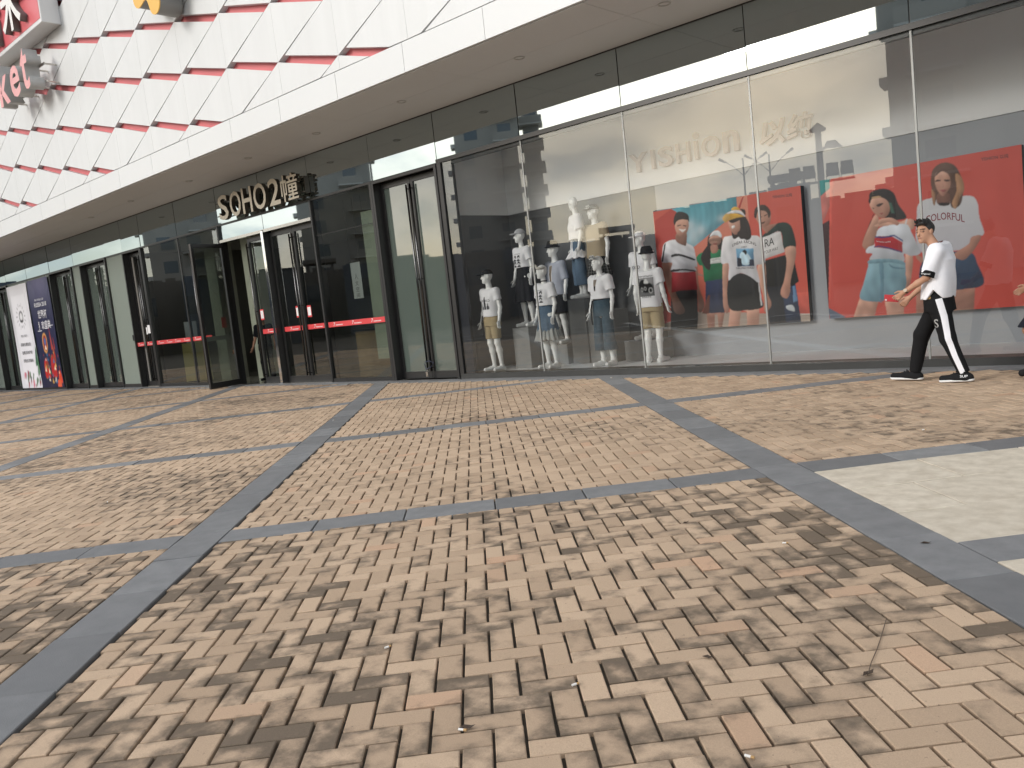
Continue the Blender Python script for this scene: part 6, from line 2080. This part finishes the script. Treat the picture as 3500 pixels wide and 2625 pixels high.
# ------------------------------------------------------------------ things standing in the lobby
def a_frame(x, y, rz, h, m_, label):
    e = empty('folding_board', (x, y, 0.01), R(rz), label=label, cat='notice board')
    for s_ in (-1, 1):
        b = MB(); rot = Matrix.Rotation(s_ * R(11), 4, 'X')
        b.box(-0.22, 0.22, -0.012, 0.012, 0.04, h, 0, rot.to_3x3())
        o = b.build('board_panel', m_, e); o.location = (0, s_ * h * 0.19, 0)
    return e
YB = mat('faded_yellow_board', (0.50, 0.42, 0.16), rough=0.5)
a_frame(-12.0, 0.8, 60, 1.15, YB, 'faded yellow folding board farther left behind the fixed pane')
a_frame(-11.35, 0.75, 70, 1.25, YB, 'second yellow folding board, the one nearer the open entrance leaf')
ns = empty('notice_stand', (-12.3, 1.05, 0.01), R(30), label='grey upright notice stand between the yellow boards inside', cat='notice stand')
one_box('stand_board', -0.2, 0.2, -0.02, 0.02, 0.45, 1.75, mat('grey_notice', (0.30, 0.31, 0.34), rough=0.5), ns)
one_box('stand_foot', -0.22, 0.22, -0.15, 0.15, 0.0, 0.03, DARKM, ns); one_box('stand_post', -0.02, 0.02, -0.02, 0.02, 0.03, 0.45, DARKM, ns)
for x, lb_ in ((-3.55, 'pale hanging banner nearer the entrance inside the striped pane'), (-2.95, 'pale hanging banner nearer the green doors inside the striped pane')):
    e = empty('hanging_banner', (x, 0.55, 1.75), label=lb_, cat='banner')
    one_box('cloth', -0.17, 0.17, -0.003, 0.003, 0, 0.78, mat('pale_banner_cloth', (0.42, 0.42, 0.43), rough=0.8), e)
    text_on('banner_lettering', '人', BI, (-0.06, 0.05, 0.42, 0.54), -0.006, e); text_on('banner_lettering', '文', BI, (-0.06, 0.05, 0.28, 0.38), -0.006, e)
    text_on('banner_lettering', '空', BI, (-0.06, 0.05, 0.15, 0.25), -0.006, e); text_on('banner_lettering', '间', BI, (-0.06, 0.05, 0.02, 0.12), -0.006, e)
    one_box('hanging_rod', -0.18, 0.18, -0.008, 0.008, 0.78, 0.80, DARKM, e)
    b = MB(); b.tube([(-.15, 0, .8), (-.15, 0, 2.14)], 0.003, 4); b.tube([(.15, 0, .8), (.15, 0, 2.14)], 0.003, 4); b.build('hanging_cord', BLACK, e)
ct = empty('reception_counter', (-6.6, 3.6, 0.01), label='dim timber counter deep inside the entrance lobby', cat='counter')
one_box('counter_body', -0.9, 0.9, -0.3, 0.3, 0, 0.95, mat('dim_timber', (0.20, 0.13, 0.06), rough=0.5, var=.5, vscale=3), ct); one_box('counter_top', -0.95, 0.95, -0.35, 0.35, 0.952, 1.0, DARKM, ct)
# ------------------------------------------------------------------ what stands across the plaza (seen mirrored in the glass)
MC = Vector((CAM.x, -CAM.y, 0))
def across(az, D):
    a = R(az)
    return Vector((MC.x + D * math.sin(a), MC.y - D * math.cos(a), -0.16))
TW = mat('tower_render', (0.30, 0.29, 0.27), rough=0.8, var=0.4, vscale=0.15, var_col=(0.16, 0.15, 0.14))
TW2 = mat('tower_balcony_white', (0.46, 0.46, 0.45), rough=0.7)
WIN = mat('tower_window_blue', (0.03, 0.045, 0.06), rough=0.08, spec=0.8)
def tower(az0, az1, D, H, depth, label, fl=3.1):
    p0, p1 = across(az0, D), across(az1, D)
    w = (p1 - p0).length; mid = (p0 + p1) / 2
    rz = math.atan2((p1 - p0).y, (p1 - p0).x)
    e = empty('apartment_tower', mid, rz, label=label, cat='apartment tower', group='apartment towers across the plaza')
    # local +y faces the mall
    sgn = 1 if (MC - mid).dot(Vector((-math.sin(rz), math.cos(rz), 0))) > 0 else -1
    b = MB(); b.box(-w / 2, w / 2, -sgn * depth if sgn > 0 else 0, 0 if sgn > 0 else depth, 0, H); b.build('tower_wall', TW, e)
    nb = max(1, int(w / 4.2)); wn = MB(); bl = MB(); rlg = MB()
    for f in range(1, int(H / fl)):
        z = f * fl
        for k in range(nb):
            cx = -w / 2 + w * (k + .5) / nb
            y = sgn * 0.03
            wn.box(cx - 0.85, cx + 0.85, min(0, y), max(0, y), z + 0.7, z + 2.3)
            if k % 2 == 0:
                bl.box(cx - 1.6, cx + 1.6, min(0, sgn * 1.3), max(0, sgn * 1.3), z, z + 0.16)
                rlg.box(cx - 1.6, cx + 1.6, sgn * 1.3 - .03, sgn * 1.3 + .03, z + .16, z + 1.1)
        for s_ in (-1, 1):
            bl.box(s_ * w / 2 - 0.55, s_ * w / 2 + 0.55, min(-sgn * 2.5, -sgn * .4), max(-sgn * 2.5, -sgn * .4), z, z + 0.5)
    wn.build('tower_windows', WIN, e); bl.build('balcony_slabs', TW2, e); rlg.build('balcony_rails', TW, e)
    return e
tower(-39.4, -40.5, 118, 78, 14, 'slim apartment tower wing mirrored just left of the cloud in the shop glass')
tower(-40.9, -45.4, 112, 84, 18, 'broad apartment tower mirrored in the left display panes')
tower(-50.3, -55.8, 116, 80, 18, 'apartment tower mirrored in the pane beside the entrance doors')
tower(-60.8, -65.4, 122, 82, 18, 'apartment tower mirrored in the two fixed panes left of the entrance')
tower(-17.8, -2.0, 60, 46, 18, 'tall pale block mirrored at the right end of the display window')
LOWM = [mat('low_roof_grey', (0.10, 0.105, 0.11), rough=0.8), mat('low_roof_brown', (0.13, 0.115, 0.10), rough=0.8), mat('low_roof_blue', (0.09, 0.11, 0.14), rough=0.8)]
rl_ = random.Random(21)
az = -84.0; k = 0
def bay_of(a):
    for lim, nm in ((-78, 'beyond the white banner at the far left'), (-73, 'beside the white banner'), (-69.5, 'in the green doors by the navy banner'), (-66, 'in the narrow clear double door'),
                    (-62.5, 'in the fixed panes left of the entrance'), (-59, 'in the open entrance leaf'), (-56, 'in the shut entrance leaves'), (-52, 'in the striped fixed pane'), (-47, 'in the tall green doors'),
                    (-42, 'behind the front left mannequins'), (-38, 'behind the woman in wide jeans'), (-33.5, 'behind the backward facing mannequin'), (-29, 'over the left half of the poster of four'), (-24.5, 'over the right half of the poster of four'),
                    (-20.5, 'under the floodlights'), (-16, 'over the poster of two women'), (-11, 'behind the walking man'), (-6, 'right of the walking man')):
        if a < lim: return nm
    return 'past the right end of the display window'
while az < 5:
    da = rl_.uniform(2.5, 5.5) if not -36 < az < -17 else rl_.uniform(1.3, 2.4); D = rl_.uniform(66, 84)
    p0, p1 = across(az, D), across(az + da, D)
    w = (p1 - p0).length; mid = (p0 + p1) / 2; rz = math.atan2((p1 - p0).y, (p1 - p0).x)
    h = 1.5 + D * math.tan(R(float(np.interp(az + da / 2, [-84, -40, -34.5, -33, -31.3, -28, -26, -23.2, -22, -20.6, -19.5, -17.8, 5], [3.2, 3.15, 3.2, 4.1, 4.65, 4.4, 4.8, 4.85, 4.1, 3.4, 3.9, 4.1, 3.4])) + rl_.uniform(-.12, .12)))
    b = MB(); b.box(-w / 2, w / 2, -5, 5, 0, h)
    for q in range(rl_.randint(1, 4)):
        x = rl_.uniform(-w / 2 + .6, w / 2 - .6); q2 = rl_.uniform(.3, 1.1)
        b.box(x - q2, x + q2, -1, 1, h, h + rl_.uniform(.15, .7))
    if k % 5 == 2:
        b.box(-1.6, 1.6, -1.6, 1.6, h + 0.9, h + 1.25); b.box(-1.3, -1.1, -1, 1, h, h + .9); b.box(1.1, 1.3, -1, 1, h, h + .9)
    for q in range(int(w / 2.4)):
        x = -w / 2 + 1.2 + q * 2.4
        b.box(x - .7, x + .7, -5.04, 5.04, h * .55, h * .8, 1)
    o = b.build('low_building', [LOWM[k % 3], WIN], None, label='low ' + ('grey', 'brown', 'blue grey')[k % 3] + ' block ' + ('with a roof canopy ' if k % 5 == 2 else '') + 'mirrored ' + bay_of(az + da / 2), cat='building', group='low blocks across the plaza')
    o.location = mid; o.rotation_euler = (0, 0, rz)
    az += da; k += 1
LAMPM = mat('grey_lamp_paint', (0.16, 0.16, 0.17), rough=0.5)
# floodlight mast
p = across(-21.9, 30)
fm = empty('floodlight_mast', p, R(-22), label='floodlight mast with a row of four square lamps across the plaza', cat='lamp mast')
b = MB(); b.tube([(0, 0, 0), (0, 0, 6.0)], [0.14, 0.10], 10); b.build('mast_pole', LAMPM, fm)
b = MB(); b.box(-1.02, 1.02, -0.04, 0.04, 4.20, 4.27); b.build('lamp_bar', LAMPM, fm)
for x in (-0.80, -0.36, 0.36, 0.80):
    b = MB(); b.box(x - .18, x + .18, -0.05, 0.06, 4.38, 4.80); b.box(x - .2, x - .18, -.02, .02, 4.27, 4.6); b.box(x + .18, x + .2, -.02, .02, 4.27, 4.6); b.build('flood_lamp', mat('dark_lamp_housing', (0.05, 0.05, 0.05), rough=0.5), fm)
b = MB(); b.prism([(-.26, 5.9), (0, 6.12), (.26, 5.9), (.2, 5.86), (-.2, 5.86)], -.2, .2); b.build('mast_cap', LAMPM, fm)
b = MB(); b.prism([(.1, 5.2), (.25, 5.5), (.5, 5.5), (.72, 5.25), (.1, 5.3)], -.1, .1); b.build('side_lamp', LAMPM, fm)
for az_, lb_ in ((-26.5, 'twin arm street lamp mirrored left of the glass joint'), (-24.9, 'twin arm street lamp mirrored right of the glass joint')):
    p = across(az_, 52)
    e = empty('street_lamp', p, R(-25), label=lb_, cat='street lamp', group='street lamps across the plaza')
    b = MB(); b.tube([(0, 0, 0), (0, 0, 8.2)], [0.07, 0.045], 8); b.build('lamp_pole', LAMPM, e)
    for s_ in (-1, 1):
        b = MB(); b.tube([(0, 0, 7.2), (s_ * .5, 0, 7.75), (s_ * 1.0, 0, 8.15)], 0.025, 6); b.tube([(s_ * .95, 0, 8.1), (s_ * 1.35, 0, 8.35)], [0.06, 0.09], 6); b.build('lamp_arm', LAMPM, e)
# palms
PTR = mat('palm_trunk', (0.10, 0.075, 0.05), rough=0.9); PLF = mat('palm_frond', (0.045, 0.075, 0.03), rough=0.6)
def palm(az_, D, h, label, seed):
    p = across(az_, D); rr = random.Random(seed)
    e = empty('palm_tree', p, 0, label=label, cat='palm tree', group='palms across the plaza')
    b = MB(); b.tube([(0, 0, 0), (.06, 0, h * .5), (.02, 0, h)], [0.2, 0.15, 0.13], 9); b.build('trunk', PTR, e)
    b = MB()
    for i in range(22):
        a = rr.uniform(0, 6.283); el = rr.uniform(-.3, 1.2); L_ = rr.uniform(1.5, 2.1); prev = None
        for s_ in range(9):
            t = s_ / 8; r_ = L_ * t * math.cos(el * (1 - t * .4)); z = h + L_ * t * math.sin(el) - 1.2 * t * t
            c_ = Vector((r_ * math.cos(a), r_ * math.sin(a), z))
            if prev is not None:
                sd_ = Vector((-math.sin(a), math.cos(a), 0))
                for q in (-1, 1):
                    tip = c_ + sd_ * q * 0.42 * math.sin(math.pi * min(1, t + .1)) + Vector((0, 0, -.22)); m_ = (prev + c_) / 2
                    b.add([prev, m_, tip], [(0, 1, 2)])
                b.add([prev, c_, c_ + Vector((0, 0, -.03))], [(0, 1, 2)])
            prev = c_
    b.build('crown', PLF, e)
palm(-69.6, 42, 3.6, 'palm mirrored in the green doors nearest the navy banner', 1)
palm(-68.4, 46, 3.9, 'palm mirrored in the second pair of green doors', 2)
palm(-69.0, 60, 5.6, 'taller palm mirrored over the second green doors', 3)
palm(-73.5, 48, 3.4, 'palm mirrored beyond the white banner', 4)
# distant wooded ridge
hl = MB(); n = 60
vs = []
for i in range(n + 1):
    a = R(-100 + 130 * i / n); D = 700
    x, y = MC.x + D * math.sin(a), MC.y - D * math.cos(a)
    h = 20 + 10 * math.sin(i * .7) + 6 * math.sin(i * 1.9)
    vs += [(x, y, -1), (x, y, h), (x + 150 * math.sin(a), y - 150 * math.cos(a), h * 1.2), (x + 400 * math.sin(a), y - 400 * math.cos(a), -1)]
hl.add(vs, [(i * 4 + q, i * 4 + q + 1, i * 4 + q + 5, i * 4 + q + 4) for i in range(n) for q in range(3)])
hl.build('hills', mat('hazy_ridge', (0.10, 0.125, 0.13), rough=0.95), kind='structure')

# ------------------------------------------------------------------ litter on the paving
def on_ground(px, py):
    r_ = ax * (px - 1750) / 2880.656 + ay * (py - 1312.5) / 2880.656 + af
    t = -CAM.z / r_.z
    return CAM + r_ * t
BUTT = mat('cigarette_paper', (0.74, 0.72, 0.68), rough=0.7); FILT = mat('cigarette_filter', (0.45, 0.28, 0.12), rough=0.8)
for px, py, rz, where in ((1581, 2498, 20, 'in the joint of the nearest dark paver'), (1326, 2214, 80, 'at the left side of the front herringbone field'), (1967, 2342, 70, 'in a joint right of the middle of the front field'),
                          (370, 1717, 10, 'on the left granite band'), (1140, 1437, 90, 'on the granite band near the locked green doors'), (2562, 2590, 5, 'on the near pavers at the bottom right'),
                          (2684, 1858, 30, 'on the pavers beside the right granite band'), (3158, 1470, 40, 'on the pavers in front of the walking man'), (2090, 1292, 0, 'at the foot of the display window'), (1448, 1412, 0, 'in the far field before the entrance')):
    q = on_ground(px, py)
    b = MB(); L_ = 0.028
    b.tube([(-L_ / 2, 0, 0.004), (L_ * .15, 0, 0.004)], 0.0042, 6); b.tube([(L_ * .15, 0, 0.004), (L_ / 2, 0, 0.004)], 0.0043, 6, mi=1)
    o = b.build('cigarette_butt', [BUTT, FILT], None, label='white cigarette butt ' + where, cat='cigarette butt', group='cigarette butts on the paving')
    o.location = (q.x, q.y, 0.0); o.rotation_euler = (0, 0, R(rz))
LEAFM = mat('dry_leaf', (0.05, 0.032, 0.02), rough=0.8)
for px, py, rz, sz, where in ((1596, 2490, 40, .03, 'beside the nearest butt'), (1910, 1800, 10, .032, 'on the pavers below the cross band'), (2700, 2020, 0, .03, 'on a grey brown paver at the right'), (2345, 1788, 60, .02, 'near the middle of the right field'),
                              (305, 1963, 10, .03, 'on the left granite band'), (3165, 1858, 20, .025, 'on the cream slabs'), (1045, 1772, 30, .02, 'left of centre'), (2420, 2250, 0, .025, 'on the dark pavers at the right'), (2968, 2305, 70, .026, 'at the end of the thin twig')):
    q = on_ground(px, py); b = MB()
    vs = [(-sz, 0, .003), (-sz * .3, sz * .45, .008), (sz * .5, sz * .35, .005), (sz, 0, .012), (sz * .4, -sz * .4, .006), (-sz * .4, -sz * .38, .010), (0, 0, .002)]
    b.add(vs, [(i, (i + 1) % 6, 6) for i in range(6)])
    o = b.build('dry_leaf', LEAFM, None, label='small curled dark leaf scrap ' + where, cat='leaf', group='leaf scraps on the paving')
    o.location = (q.x, q.y, 0.0); o.rotation_euler = (0, 0, R(rz))
b = MB(); pts = [on_ground(x, y) + Vector((0, 0, .004)) for x, y in ((3030, 2118), (3012, 2180), (2998, 2222), (2978, 2268), (2966, 2312))]
b.tube(pts, 0.0016, 5); b.build('twig', mat('thin_twig', (0.09, 0.065, 0.045), rough=0.8), None, label='thin dark twig lying across the pavers at lower right', cat='twig')
